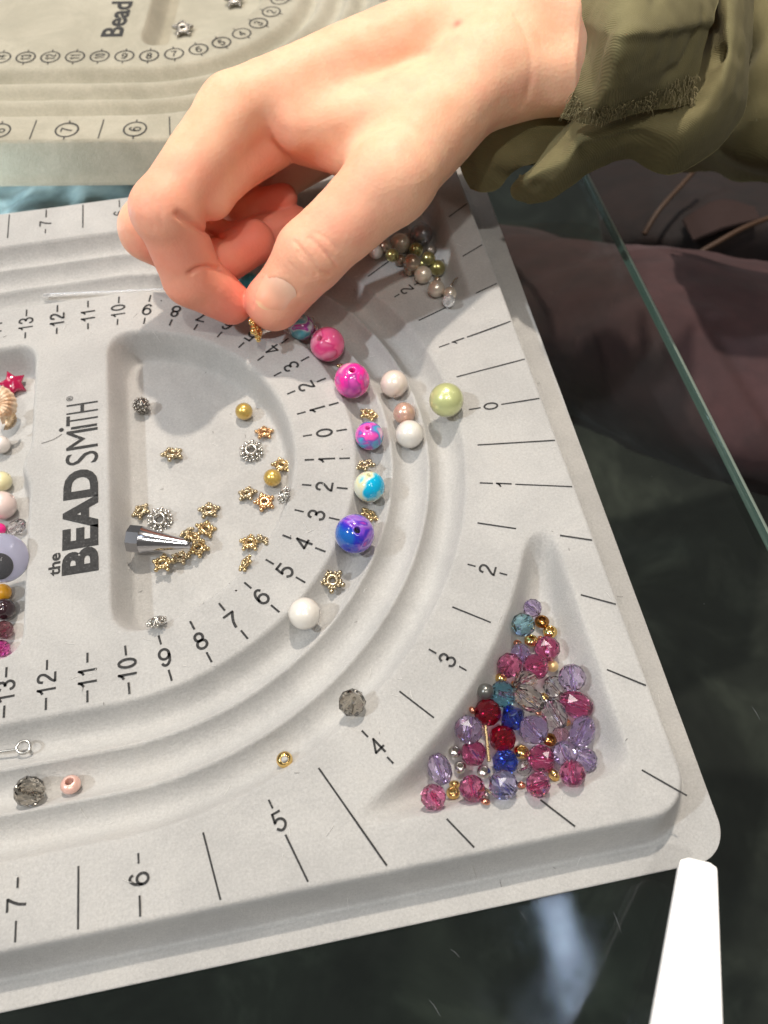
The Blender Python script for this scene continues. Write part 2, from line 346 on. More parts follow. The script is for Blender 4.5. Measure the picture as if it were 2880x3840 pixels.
put_text(brand, 'BEAD', 1.0, (-11.25, -1.62), UPX, fit=(3.42, .98), bold=.045)
put_text(brand, 'SM', 1.0, (-11.22, .92), UPX, fit=(1.28, .94), bold=-.006)
put_line(brand, (-11.55, 1.66), (-10.78, 1.66), .09)
dv, df = ico(.075, sub=2); brand.append((np.column_stack([dv[:, 0] - 11.83, dv[:, 1] + 1.66, dv[:, 2] * .01 + .013]), df))
put_text(brand, 'TH', 1.0, (-11.22, 2.17), UPX, fit=(.82, .94), bold=-.006)
put_text(brand, '\u00ae', .3, (-11.60, 2.83), UPX, fit=(.2, .2))
put_text(brand, 'the', .45, (-11.93, -2.93), UPX, fit=(.70, .32), bold=.012)
for nm, parts in (('centimetre_scale', inner), ('inch_scale', outer), ('brand_lettering', brand)):
    v, f = join_parts(parts); link(nm, mesh_np(nm, v, f, False), M_INK, board)

# ------------------------------------------------------------------ the cream bead board behind it
A2 = math.radians(-11.0); O2 = np.array([-8.0, 15.0]); Z2 = 0.5
C2 = np.array([-1.5, 10.45])
def H2(u, v):
    um = -12.0 + np.abs(u + 12.0)
    r = np.where(um < C2[0], np.abs(v - C2[1]), np.hypot(um - C2[0], v - C2[1]))
    t = np.clip((r - 6.0) / 1.14, 0, 3); ph = t - np.floor(np.minimum(t, 2.999))
    h = -0.06 * sm(0, .5, t) * sm(0, .5, 3 - t) - 0.42 * (0.5 - 0.5 * np.cos(2 * math.pi * ph ** 1.3)) ** .8 * (t > 0) * (t < 3)
    d = smax(r - 4.55, -2.05 - um, .9); h = h - 1.0 * sm(0, .45, -d)
    d = rbox(um, v, -40, 9.85, -.52, 21.4, 1.0); return h - 1.62 * sm(-.05, .22, d) ** .9
board2 = link('bead_board', None, loc=(O2[0], O2[1], Z2), rot=(0, 0, A2)); tag(board2, 'worn cream bead board with circled numbers, lying behind the hand at the top left', 'bead board')
link('tray_body', board_mesh('tray_body_cream', H2, axis([(-34, -8.5, .2), (-8.5, 5, .07), (5, 10.3, .12)]), axis([(-1.0, 11, .07), (11, 21.9, .2)]), (-33.85, 10.05, -.74, 21.6, 1.1), -1.8), M_FELT2, board2)
cen, inch, name2 = [], [], []
def badge(parts, txt, P, dr, R, up, fx):
    v, f = torus(R, .034, seg=28, ring=4); v[:, 2] = v[:, 2] * .05 + .013; v[:, :2] += P; parts.append((v, f))
    put_line(parts, P + dr * (R + .17), P + dr * (R + .0), .05); put_line(parts, P - dr * (R + .17), P - dr * R, .05)
    put_digits(parts, txt, R * .98, P, up, .05, wide=.9 if len(txt) == 1 else .68)
for n in range(0, 22):
    for s in (1, -1):
        a = n * (1.03 / 5.3)
        if a <= math.pi / 2: dr = np.array([math.cos(a), s * math.sin(a)]); base = C2
        else: dr = np.array([0.0, s]); base = C2 - np.array([1.03 * n - 5.3 * math.pi / 2, 0])
        if n or s > 0: badge(cen, str(n), base + dr * 5.3, dr, .385, (-dr if n < 10 else (-1, 0)), (.24 if n > 1 and n < 10 else (.42 if n > 9 else .1), .34 if n < 10 else .30))
for n in range(0, 26):
    for s in (1, -1):
        a = n * math.radians(7.35)
        if a <= math.pi / 2: dr = np.array([math.cos(a), s * math.sin(a)]); base = C2
        else: dr = np.array([0.0, s]); base = C2 - np.array([(n - 90 / 7.35) * 1.31, 0])
        if n % 2: put_line(inch, base + dr * 9.66, base + dr * 10.86, .05)
        else: badge(inch, str(n // 2), base + dr * 10.3, dr, .43, ((-1, 0) if n > 10 else -dr), (.2, .34))
put_text(name2, 'Bead', 1.2, (-3.25, 8.05), (-1, 0), fit=(2.85, .95), bold=.035)
put_text(name2, 'Board', 1.2, (-3.25, 11.6), (-1, 0), fit=(3.3, .95), bold=.035)
for nm, parts in (('centimetre_scale', cen), ('inch_scale', inch), ('brand_lettering', name2)):
    v, f = join_parts(parts); link(nm, mesh_np(nm, v, f, False), M_INK, board2)

# ------------------------------------------------------------------ the glass table top
EX = 7.95
table = link('glass_table', None, loc=(0, 0, ZG)); tag(table, 'clear glass table top with a pale green polished edge', 'table')
def box_geo(x0, x1, y0, y1, z0, z1):
    v = [(x, y, z) for x in (x0, x1) for y in (y0, y1) for z in (z0, z1)]
    return np.array(v, float), [(0, 1, 3, 2), (4, 6, 7, 5), (0, 4, 5, 1), (2, 3, 7, 6), (0, 2, 6, 4), (1, 5, 7, 3)]
v, f = box_geo(-70, EX, -60, 70, -.40, 0.0); link('glass_pane', mesh_np('glass_pane', v, f, False), M_GLASS, table)
v = []
prof = [(EX + .002, -.40), (EX + .10, -.38), (EX + .17, -.32), (EX + .17, -.12), (EX + .10, -.03), (EX + .002, 0.0)]
for y in np.linspace(-60, 70, 40): v += [(px, y, pz) for px, pz in prof]
f = [(i * 6 + k, (i + 1) * 6 + k, (i + 1) * 6 + k + 1, i * 6 + k + 1) for i in range(39) for k in range(5)]
link('polished_edge', mesh_np('polished_edge', v, f), M_EDGE, table)

# ------------------------------------------------------------------ resting things on the boards
PLACED = []
def surf(x, y): return H(x, y)
_ang = np.linspace(0, 2 * math.pi, 17)[:-1]
def rest_z(x, y, R):
    best = float(H(x, y)) + R
    for q in (.35, .65, .9):
        hh = H(x + q * R * np.cos(_ang), y + q * R * np.sin(_ang)).max() + R * math.sqrt(1 - q * q); best = max(best, float(hh))
    return best
def settle(px, py, Rpx, stack=False, squash=1.0, lift=0.0):
    """centre (cm) and radius of a round thing that rests on the tray at this place of the survey picture"""
    z = 0.0; R = .3
    for _ in range(6):
        p = at(px, py, z); R = Rpx * depth_of(p) / FPX; z = rest_z(p[0], p[1], R * squash) + lift
    if stack:
        for _ in range(60):
            p = at(px, py, z)
            if all(np.linalg.norm(p - q) >= (R + r) * .86 for q, r in PLACED): break
            z += 0.03
        PLACED.append((p, R))
    return at(px, py, z), R
def aim(v):
    """euler that turns local +Z to v"""
    return Vector(v).to_track_quat('Z', 'Y').to_euler()
def camdir(x, y, z):                       # direction given as right / up / towards the photographer, as world
    return RM @ np.array([x, y, z], float)
# unit bead shapes (radius 1 cm, scaled per bead)
def holed_sphere(hole=.2, seg=36, rows=18):
    t0 = math.asin(hole); t = np.linspace(t0, math.pi - t0, rows)
    P = [(hole * .8, .6)] + [(hole * .88, math.cos(t0) * .99)] + [(math.sin(a), math.cos(a)) for a in t] + [(hole * .88, -math.cos(t0) * .99), (hole * .8, -.6)]
    P = P[::-1]; P = P[::-1]; return lathe(P, seg, True)
def hull(pts):
    import bmesh
    bm = bmesh.new()
    for p in pts: bm.verts.new(p)
    r = bmesh.ops.convex_hull(bm, input=bm.verts)
    bm.verts.index_update(); V = np.array([v.co[:] for v in bm.verts]); F = [tuple(v.index for v in q.verts) for q in bm.faces]; bm.free(); return V, F
def ring_pts(z, r, n, off=0): return [(r * math.cos((k + off) * 2 * math.pi / n), r * math.sin((k + off) * 2 * math.pi / n), z) for k in range(n)]
def pierced(g, r=.13, h=.9):
    v, f = lathe([(r, h), (r, -h)], 8); return join_parts([g, (v, f)])
GEO = {
    'ball': holed_sphere(.13), 'painted': holed_sphere(.20), 'seed': holed_sphere(.50, 28, 10),
    'facet': hull(ring_pts(.90, .40, 8) + ring_pts(.62, .77, 8, .5) + ring_pts(.24, .98, 8) + ring_pts(-.24, .98, 8, .5) + ring_pts(-.62, .77, 8) + ring_pts(-.90, .40, 8, .5)),
    'oval': hull(ring_pts(1.15, .40, 7) + ring_pts(.66, .80, 7, .5) + ring_pts(0, .96, 7) + ring_pts(-.66, .80, 7, .5) + ring_pts(-1.15, .40, 7)),
    'bicone': hull(ring_pts(.92, .28, 8) + ring_pts(.08, 1.0, 8, .5) + ring_pts(-.08, 1.0, 8) + ring_pts(-.92, .28, 8)),
}
for q_, h_ in (('facet', .88), ('oval', 1.13), ('bicone', .90)): GEO[q_] = pierced(GEO[q_], .15, h_)
v, f = GEO['seed']; GEO['seed'] = (v * np.array([1, 1, .74]), f)
def star_geo():
    P = [torus(.36, .19, seg=18, ring=8, zs=1.3)]
    for k in range(5):
        a = 2 * math.pi * k / 5; c, s = math.cos(a), math.sin(a)
        P.append(tube([(.40 * c, .40 * s, 0), (.78 * c, .78 * s, 0)], [.20, .15], 7)); P.append(ico(.20, (.84 * c, .84 * s, 0)))
        for da in (-.33, .33): P.append(ico(.16, (.60 * math.cos(a + da), .60 * math.sin(a + da), .12))); 
        P.append(ico(.14, (.62 * c, .62 * s, .18))); P.append(ico(.11, (.62 * c, .62 * s, -.15)))
    return join_parts(P)
def flower_geo():
    P = [torus(.40, .10, (0, 0, .22), 24, 8), torus(.40, .12, (0, 0, -.1), 24, 8), lathe([(.36, .2), (.36, -.3), (.5, -.3), (.5, .2)], 24, True)]
    for k in range(9):
        a = 2 * math.pi * k / 9; c, s = math.cos(a), math.sin(a)
        P += [ico(.17, (.66 * c, .66 * s, .08)), ico(.14, (.88 * c, .88 * s, -.02)), ico(.12, (.86 * math.cos(a + .35), .86 * math.sin(a + .35), -.14)), ico(.15, (.62 * math.cos(a + .35), .62 * math.sin(a + .35), -.2))]
    return join_parts(P)
def filigree_geo():
    P = [ico(.72, sub=3), torus(.30, .08, (0, 0, .78), 16, 6), torus(.30, .08, (0, 0, -.78), 16, 6)]
    for i in range(60):
        z = 1 - 2 * (i + .5) / 60; r = math.sqrt(1 - z * z); a = i * 2.39996
        if r > .4: P.append(ico(.15, (.82 * r * math.cos(a), .82 * r * math.sin(a), .82 * z), 1 + (i % 2)))
    return join_parts(P)
GEO['star'] = star_geo(); GEO['flower'] = flower_geo(); GEO['filigree'] = filigree_geo()
MESH = {}
def unit_mesh(kind, m):
    key = (kind, m.name)
    if key not in MESH:
        v, f = GEO[kind]; me = mesh_np(kind + ' ' + m.name, v, f, kind not in ('facet', 'oval', 'bicone')); me.materials.append(m); MESH[key] = me
    return MESH[key]
def bead(name, cat, label, kind, m, px, py, Rpx, d=None, group=None, stack=False, squash=1.0, lift=0.0, roll=0.0):
    p, R = settle(px, py, Rpx, stack, squash, lift)
    o = link(name, unit_mesh(kind, m), loc=p, scale=R)
    if d is not None:
        q = Vector(d).to_track_quat('Z', 'Y'); q = q @ Euler((0, 0, roll)).to_quaternion(); o.rotation_euler = q.to_euler()
    tag(o, label, cat, group); return o, p, R
CH = 'beads laid out along the channels'
bead('glass_bead', 'bead', 'small teal, white and purple marbled bead touching the hot pink one', 'painted', SW['teal'], 1129, 1227, 48, camdir(.1, .6, .5), CH)
bead('glass_bead', 'bead', 'hot pink marbled bead with its hole facing up, second of the row', 'painted', SW['hot'], 1228, 1291, 65, camdir(-.42, .18, .9), CH)
bead('glass_bead', 'bead', 'tiny magenta bead tucked between the teal and the hot pink beads', 'painted', CR['magenta'], 1172, 1240, 24, (1, 0, .3), CH)
bead('glass_bead', 'bead', 'magenta and pink marbled bead beside the printed 2, a big pale hole on top', 'painted', SW['mag'], 1320, 1427, 67, camdir(.05, .40, .8), CH)
bead('glass_bead', 'bead', 'pink, violet and blue marbled bead beside the inner 0', 'painted', SW['multi'], 1385, 1634, 54, camdir(-.1, .45, .8), CH)
bead('glass_bead', 'bead', 'turquoise bead with a cream patch beside the inner lower 2', 'painted', SW['turq'], 1385, 1825, 59, (.1, .3, 1), CH)
bead('glass_bead', 'bead', 'big cobalt and violet marbled bead, the darkest and largest of the row', 'painted', SW['cobalt'], 1330, 2002, 75, camdir(.18, .22, .95), CH)
bead('glass_bead', 'bead', 'turquoise bead glimpsed between the index fingertip and the thumb', 'painted', mat('plain turquoise glass', (.03, .42, .55), .1, Coat_Weight=1.0), 936, 1066, 46, (1, 0, 0), CH)
SS = 'star spacers in the first channel'
bead('star_spacer', 'spacer bead', 'gold star spacer leaning on the pink, violet and blue bead', 'star', M_GOLD, 1384, 1556, 40, camdir(.25, .75, .55), SS, squash=.6)
bead('star_spacer', 'spacer bead', 'gold star spacer between the multicoloured bead and the turquoise bead', 'star', M_DULL, 1370, 1745, 40, camdir(-.2, .8, .5), SS, squash=.6)
bead('star_spacer', 'spacer bead', 'gold star spacer leaning behind the big cobalt bead', 'star', M_GOLD, 1385, 1932, 40, camdir(.5, .75, .4), SS, squash=.6)
bead('star_spacer', 'spacer bead', 'pale gold star spacer lying flat by the lower 5, above the lone white pearl', 'star', M_DULL, 1247, 2177, 50, camdir(.1, .35, .9), SS, squash=.35, roll=.3)
bead('star_spacer', 'spacer bead', 'gold star spacer almost hidden behind the magenta bead', 'star', M_GOLD, 1296, 1380, 36, camdir(.3, .9, .1), SS, squash=.7)
PG = 'loose pearls in the channels'
bead('pearl_bead', 'pearl', 'white pearl alone below the flat gold star spacer', 'ball', PEARL['white'], 1142, 2301, 61, camdir(.9, .1, .1), PG)
bead('pearl_bead', 'pearl', 'blush white pearl with its tiny hole near the bottom, right of the magenta bead', 'ball', PEARL['blush white'], 1478, 1439, 52, camdir(.05, -.93, .3), PG)
bead('pearl_bead', 'pearl', 'small rose pearl between two white pearls', 'ball', PEARL['rose'], 1516, 1550, 42, camdir(.9, .1, .1), PG)
bead('pearl_bead', 'pearl', 'white pearl touching the small rose pearl from below', 'ball', PEARL['white'], 1536, 1628, 53, camdir(.9, .1, .1), PG)
bead('pearl_bead', 'pearl', 'large lime green pearl beside the outer 0', 'ball', PEARL['lime'], 1674, 1500, 65, camdir(.9, -.3, .1), PG)
bead('faceted_bead', 'bead', 'smoky grey glass bead near the outer lower 4', 'facet', CR['smoke'], 1320, 2635, 53, camdir(.2, .5, .8), CH)
bead('faceted_bead', 'bead', 'smoky grey glass bead beside the small rose seed bead', 'facet', CR['smoke'], 110, 2967, 58, camdir(-.3, .4, .8), CH)
bead('seed_bead', 'bead', 'gold seed bead alone in the outermost channel', 'seed', M_BRIGHTGOLD, 1067, 2849, 31, camdir(.1, .35, .9), CH, squash=.7)
bead('seed_bead', 'bead', 'rose pink seed bead beside the smoky glass bead', 'seed', pearl('rose luster', (.80, .50, .42), .25), 265, 2942, 38, camdir(0, .75, .65), CH)

# ---- the half-round compartment
HW = 'findings scattered in the half-round compartment'
ND = [('star', M_GOLD2, 991, 1623, 37, (.1, .2, .95), .1, 'coppery gold star spacer touching the top of the big-holed silver flower bead'),
      ('star', M_DULL, 646, 1703, 43, (.15, .3, .9), .5, 'pale star spacer alone on the left of the compartment floor'),
      ('star', M_GOLD, 1056, 1746, 40, (.2, .1, .9), .9, 'gold star spacer just above the right golden pearl'),
      ('star', M_DULL, 927, 1852, 39, (-.1, .25, .9), .3, 'pale gold star spacer left of a coppery one, below the right golden pearl'),
      ('star', M_GOLD2, 992, 1883, 42, (.1, .0, .95), .2, 'coppery star spacer between a pale gold star and a silver flower bead'),
      ('star', M_DULL, 784, 1915, 43, (.1, .2, .9), .15, 'pale gold star spacer at the top of the chain of stars'),
      ('star', M_GOLD, 771, 1985, 42, (.3, .1, .9), .7, 'gold star spacer second from the top of the chain of stars'),
      ('star', M_DULL, 529, 1918, 38, (-.2, .15, .9), .55, 'pale gold star spacer left of the silver flower bead above the steel cone'),
      ('star', M_GOLD, 744, 2057, 43, (0, .1, .95), .4, 'gold star spacer at the narrow tip of the steel cone'),
      ('star', M_DULL, 676, 2092, 38, (.1, .3, .9), 1.0, 'gold star spacer under the lower side of the steel cone'),
      ('star', M_GOLD, 611, 2112, 43, (.0, .15, .95), .8, 'gold star spacer lowest and furthest left of the pile under the steel cone'),
      ('star', M_GOLD, 722, 2015, 36, (.5, .3, .7), .2, 'gold star spacer half hidden behind the tip of the steel cone'),
      ('star', M_DULL, 700, 1995, 32, (-.3, .6, .6), .2, 'pale gold star spacer peeping out above the steel cone'),
      ('star', M_GOLD, 938, 2036, 43, (.1, .2, .95), .0, 'gold star spacer lying flat near the lower 4'),
      ('star', M_DULL, 990, 2026, 36, (.6, .5, .5), .0, 'pale gold star spacer standing on edge against the rim by the lower 4'),
      ('star', M_GOLD, 921, 2114, 38, (-.6, .3, .6), .4, 'gold star spacer tilted against the rim near the lower 5')]
for kind, m, px, py, r, d, roll, lab in ND:
    bead('star_spacer', 'spacer bead', lab, kind, m, px, py, r, d, HW, True, .32, 0, roll)
bead('flower_spacer', 'spacer bead', 'silver flower bead with a big dark hole, right of the compartment', 'flower', M_SILVER, 942, 1690, 46, camdir(.0, .35, .85), HW, True, .45)
bead('flower_spacer', 'spacer bead', 'silver flower bead standing on edge at the right rim', 'flower', M_SILVER, 1062, 1857, 36, camdir(-.7, .3, .5), HW, True, .6)
bead('flower_spacer', 'spacer bead', 'silver flower bead lying flat above the steel cone', 'flower', M_SILVER, 599, 1948, 50, camdir(.0, .3, .95), HW, True, .3)
bead('flower_spacer', 'spacer bead', 'silver flower bead by the lower rim near the lower 9', 'flower', M_SILVER, 586, 2330, 40, camdir(-.2, .9, .3), HW, True, .6)
bead('filigree_bead', 'bead', 'dark silver filigree ball in the upper left of the compartment', 'filigree', M_DSILVER, 530, 1520, 34, camdir(.5, .5, .6), HW, True)
bead('pearl_bead', 'pearl', 'small golden pearl alone in the upper right of the compartment', 'ball', PEARL['golden'], 915, 1543, 33, (1, .2, .1), HW, True)
bead('pearl_bead', 'pearl', 'small golden pearl touching a gold star near the right rim', 'ball', PEARL['golden'], 1022, 1792, 34, (1, .2, .1), HW, True)
# steel cone lying on the stars
p0 = at(488, 2020, -.42); p1 = at(716, 2042, -.42); L = np.linalg.norm(p1 - p0); Rb = 54 * depth_of(p0) / FPX
cone = link('cone_bead', None, loc=p0, rot=aim(p1 - p0)); tag(cone, 'shiny steel cone bead cap with a faceted collar lying on gold stars', 'bead cone')
seg = 8; V, F = lathe([(Rb * .72, .02), (Rb, 0), (Rb * 1.0, L * .20), (Rb * .9, L * .21)], seg)
link('collar', mesh_np('collar', V, F, False), M_CHROME, cone)
V, F = lathe([(Rb * .97, L * .205)] + [(Rb * (.97 - .70 * t ** .8), L * (.205 + .795 * t)) for t in np.linspace(.05, 1, 14)] + [(Rb * .18, L), (Rb * .14, L * .9)], 40)
link('cone_body', mesh_np('cone_body', V, F), M_CHROME, cone)

# ---- crystals in the lower right corner well
CW = 'glass and metal beads heaped in the lower right corner well'
LIST = [ # kind, material, px, py, R, label
 ('facet', 'lavender', 1952, 2450, 36, 'pale lavender bead partly under the rose beads near the top of the heap'),
 ('facet', 'clear', 1964, 2880, 28, 'dull clear bead right of the lower cobalt bead'),
 ('facet', 'pink', 2102, 2754, 30, 'small pale pink bead above the two right-hand lavender beads'),
 ('facet', 'lavender', 2196, 2849, 42, 'lavender bead at the right edge of the heap above the rose bead in the corner'),
 ('facet', 'lavender', 2120, 2826, 46, 'lavender bead below the dark-holed bronze seed bead'),
 ('facet', 'lavender', 1997, 2280, 33, 'small lavender bead at the very top of the heap'),
 ('facet', 'aqua', 1962, 2343, 43, 'aqua bead at the top of the heap under the small lavender one'),
 ('facet', 'rose', 2052, 2432, 46, 'rose glass bead just under the topmost gold seed beads'),
 ('facet', 'rose', 1911, 2495, 45, 'rose glass bead on the left edge, upper third of the heap'),
 ('facet', 'rose', 2009, 2500, 47, 'rose glass bead with a golden glint beside the small gold pearl'),
 ('oval', 'champagne', 1972, 2556, 40, 'champagne clear bead right under the rose bead with the golden glint'),
 ('facet', 'clear', 2078, 2575, 40, 'clear sparkling bead left of the upper right lavender bead'),
 ('facet', 'lavender', 2145, 2541, 49, 'lavender bead at the upper right edge of the heap'),
 ('oval', 'champagne', 1982, 2618, 48, 'big champagne clear bead right of the aqua bead in the middle'),
 ('facet', 'aqua', 1886, 2604, 49, 'bright aqua bead in the middle left of the heap'),
 ('oval', 'rose', 2158, 2641, 50, 'rose glass bead with a white glint at the right edge'),
 ('oval', 'clear', 2077, 2676, 48, 'long clear pinkish bead in the middle right of the heap'),
 ('facet', 'garnet', 1829, 2672, 49, 'upper of the two dark red beads'),
 ('bicone', 'cobalt', 1922, 2691, 47, 'upper cobalt blue bicone bead beside the dark red bead'),
 ('facet', 'lavender', 1758, 2736, 52, 'lavender bead at the left edge, halfway down the heap'),
 ('facet', 'lavender', 2002, 2736, 52, 'lavender bead in the centre right of the upper cobalt bead'),
 ('facet', 'garnet', 1885, 2770, 48, 'lower of the two dark red beads'),
 ('oval', 'lavender', 2183, 2745, 49, 'lavender bead at the right edge below the glinting rose bead'),
 ('facet', 'rose', 1776, 2824, 46, 'rose glass bead between the silver seed beads and the brass bugle'),
 ('bicone', 'cobalt', 1894, 2858, 46, 'lower cobalt blue bicone bead'),
 ('facet', 'rose', 2031, 2846, 51, 'rose glass bead with the largest white facet glint'),
 ('oval', 'lavender', 1649, 2885, 46, 'lavender bead at the far left of the heap'),
 ('facet', 'periwinkle', 1887, 2944, 53, 'periwinkle bead at the bottom middle of the heap'),
 ('facet', 'rose', 2147, 2901, 48, 'rose glass bead in the lower right corner of the heap'),
 ('facet', 'rose', 1625, 2989, 46, 'rose glass bead in the lower left corner of the heap'),
 ('facet', 'rose', 1771, 2957, 48, 'rose glass bead left of the periwinkle bead'),
 ('facet', 'rose', 2018, 2944, 45, 'rose glass bead right of the periwinkle bead')]
for i, (k, c, px, py, r, lab) in enumerate(LIST):
    r *= 1.07
    d = RNG.normal(size=3); d[2] = abs(d[2]) * .8
    bead('faceted_bead' if k != 'bicone' else 'bicone_bead', 'bead', lab, k, CR[c], px, py, r, d, CW, True, roll=i)
SEEDS = [
 (M_BRONZE, 2032, 2331, 28, (.0, .3, .9), 'dark bronze seed bead with an open hole near the top of the heap'),
 (M_BRIGHTGOLD, 2063, 2369, 27, (.0, .3, .9), 'gold seed bead below the dark bronze one'),
 (M_BRIGHTGOLD, 1992, 2402, 27, (.1, .4, .8), 'gold seed bead under the upper aqua bead'),
 (M_COPPER, 1941, 2412, 16, (.2, .5, .8), 'tiny copper seed bead on the left near the top'),
 (M_COPPER, 2028, 2396, 14, (.9, .3, .2), 'tiny copper bead between two gold seed beads and a rose bead'),
 (PEARL['gold'], 2072, 2498, 23, (1, .2, .0), 'small gold pearl bead at the right of the rose beads'),
 (M_BRIGHTGOLD, 1879, 2544, 22, (.8, .5, .1), 'gold seed bead on its side above the gunmetal pearl'),
 (M_BRIGHTGOLD, 1929, 2566, 15, (.8, .5, .3), 'tiny gold bead above the bright aqua bead'),
 (PEARL['gunmetal'], 1821, 2593, 31, (1, .5, .0), 'gunmetal pearl at the left edge beside the bright aqua bead'),
 (M_BRIGHTGOLD, 2038, 2614, 19, (.3, .6, .6), 'gold seed bead in the middle among the clear beads'),
 (M_COPPER, 2112, 2606, 16, (.8, .3, .4), 'small copper bead left of the glinting rose bead'),
 (M_COPPER, 2019, 2672, 13, (.1, .3, .9), 'tiny copper seed bead left of the long clear bead'),
 (M_COPPER, 1772, 2664, 16, (.9, .4, .1), 'tiny copper bead left of the upper dark red bead'),
 (M_BRIGHTGOLD, 2124, 2708, 17, (.3, .4, .8), 'tiny gold seed bead at the lower end of the long clear bead'),
 (M_BRONZE, 2061, 2774, 27, (.2, .3, .9), 'bronze seed bead with a dark hole above the big glint'),
 (M_SILVER, 1706, 2819, 24, (.1, .3, .9), 'silver seed bead highest of the three silver ones'),
 (M_BRIGHTGOLD, 1955, 2819, 29, (.0, .3, .95), 'gold seed bead right of the lower dark red bead'),
 (M_SILVER, 1726, 2878, 24, (.0, .3, .95), 'silver seed bead below the topmost silver one'),
 (M_SILVER, 1814, 2894, 26, (.1, .3, .95), 'silver seed bead nearest the lower cobalt bead'),
 (M_BRIGHTGOLD, 2077, 2907, 26, (.9, .3, .1), 'gold bead on its side between two rose beads at the bottom right'),
 (M_BRIGHTGOLD, 1704, 2942, 21, (.2, .9, .3), 'gold bead on its side above another gold seed bead at the lower left'),
 (M_BRIGHTGOLD, 1699, 2973, 26, (.0, .3, .95), 'gold seed bead right of the lower left rose bead'),
 (M_COPPER, 1955, 2944, 17, (.3, .8, .5), 'tiny copper bead between the periwinkle and rose beads at the bottom'),
 (M_SILVER, 1826, 2982, 15, (.9, .2, .3), 'tiny silver bead left of the periwinkle bead'),
 (M_COPPER, 1821, 3006, 18, (.4, .9, .2), 'copper bead lowest in the heap by the bottom rim')]
for m, px, py, r, d, lab in SEEDS:
    bead('seed_bead' if 'pearl' not in lab else 'pearl_bead', 'bead' if 'pearl' not in lab else 'pearl', lab, 'seed' if 'pearl' not in lab else 'ball', m, px, py, r, d, CW, True, .8)
def rod(name, cat, label, a, b, r, m, za, group=None, hollow=True):
    p, q = at(*a, za), at(*b, za); L = np.linalg.norm(q - p)
    V, F = lathe([(r * .55, 0), (r, 0), (r, L), (r * .55, L)], 12, True) if hollow else lathe([(0, 0), (r, 0), (r, L), (0, L)], 12)
    o = link(name, mesh_np(name, V, F, False), m, loc=p, rot=aim(q - p)); tag(o, label, cat, group); return o
rod('bugle_bead', 'bead', 'thin brass bugle bead standing between the garnet and rose beads', (1820, 2722), (1834, 2856), .045, M_GOLD, -.35, CW)
rod('bugle_bead', 'bead', 'bronze bugle bead along the bottom rim of the heap', (1704, 3030), (1850, 3008), .085, mat('bronze glass', (.22, .15, .08), .15, .8), -.62, CW)
rod('bugle_bead', 'bead', 'small brass bugle bead under the silver bead at the bottom left', (1806, 2950), (1838, 2976), .05, M_GOLD, -.5, CW)
# ---- pearls in the upper right corner well
UW = 'metallic pearls heaped in the upper corner well beside the thumb'
UP = [('brown', 1443, 925, 26, 'dark brown pearl half under the thumb'), ('brown', 1535, 1012, 22, 'dark brown pearl at the rim below the brown-copper pearl'), ('olive', 1590, 990, 22, 'olive pearl deep between the others'),
      ('brown', 1500, 975, 22, 'brown pearl deep by the rim under the cream pearl'),
      ('grey', 1581, 880, 41, 'dark grey pearl, the largest in the upper corner well'), ('cream', 1501, 912, 38, 'cream pearl left of the dark grey pearl'),
      ('olive', 1560, 937, 28, 'olive pearl under the dark grey pearl'), ('olive', 1471, 957, 25, 'olive pearl at the rim under the cream pearl'),
      ('champagne', 1615, 937, 15, 'tiny copper pearl below the dark grey pearl'), ('olive', 1607, 969, 26, 'olive gold pearl in the right-hand row'),
      ('brown', 1545, 984, 31, 'copper brown pearl in the middle of the heap'), ('olive', 1641, 1005, 30, 'olive pearl furthest right of the olive ones'),
      ('cream', 1586, 1030, 33, 'cream pearl above the printed 2'), ('champagne', 1636, 1083, 32, 'champagne pearl second from the pointed end'),
      ('champagne', 1687, 1102, 26, 'copper cream pearl at the pointed end'), ('brown', 1640, 1050, 14, 'tiny copper bead between the cream and champagne pearls'),
      ('grey', 1500, 820, 30, 'grey pearl at the thumb edge of the upper corner well')]
for c, px, py, r, lab in UP: bead('pearl_bead', 'pearl', lab, 'ball', PEARL[c], px, py, r, (1, RNG.uniform(-1, 1), .2), UW, True)
M_CLEAR = mat('clear plastic', (.95, .95, .95), .06, Transmission_Weight=.75, IOR=1.45)
bead('plastic_bead', 'bead', 'glossy clear bead at the pointed end of the upper corner well', 'ball', M_CLEAR, 1682, 1128, 24, (1, .3, .2), UW, True)
bead('plastic_bead', 'bead', 'glossy white bead at the rim touching the thumb', 'ball', PEARL['white'], 1410, 945, 26, (1, .3, .2), UW, True)
# ---- pins and needle in the channels
p, q = at(162, 1108, -.30), at(705, 1080, -.30)
n_ = 16; pts = [p + (q - p) * t for t in np.linspace(0, 1, n_)]
V, F = tube(pts, np.linspace(.085, .03, n_), 8); V[:, 2] = V[:, 2] * .6 + p[2] * .4
tag(link('plastic_needle', mesh_np('plastic_needle', V, F), M_CLEAR), 'long clear plastic needle lying in the upper straight channel', 'needle')
zc = -.36; c0 = at(88, 2802, zc + .05); lr = .16
loop = [c0 + np.array([lr * math.cos(t), lr * .9 * math.sin(t), .03 * math.sin(t)]) for t in np.linspace(math.pi + .2, -math.pi + .1, 24)]
end = at(-160, 2838, zc); pts = [end + (loop[0] - end) * t for t in np.linspace(0, .96, 8)] + loop
V, F = tube(pts, .035, 8); tag(link('eye_pin', mesh_np('eye_pin', V, F), M_SILVER), 'silver eye pin with a round loop in the lower channel', 'pin')
pts = [at(x, y, z) for x, y, z in [(1150, 1196, .12), (1168, 1188, .22), (1176, 1200, .2), (1172, 1225, .1)]]
V, F = tube(catmull(pts, 14), .018, 6); tag(link('wire_end', mesh_np('wire_end', V, F), M_SILVER), 'short curl of silver wire poking out behind the teal bead', 'wire')
pts = [at(x, y, -.25) for x, y in [(1690, 1075), (1703, 1052), (1716, 1042)]]
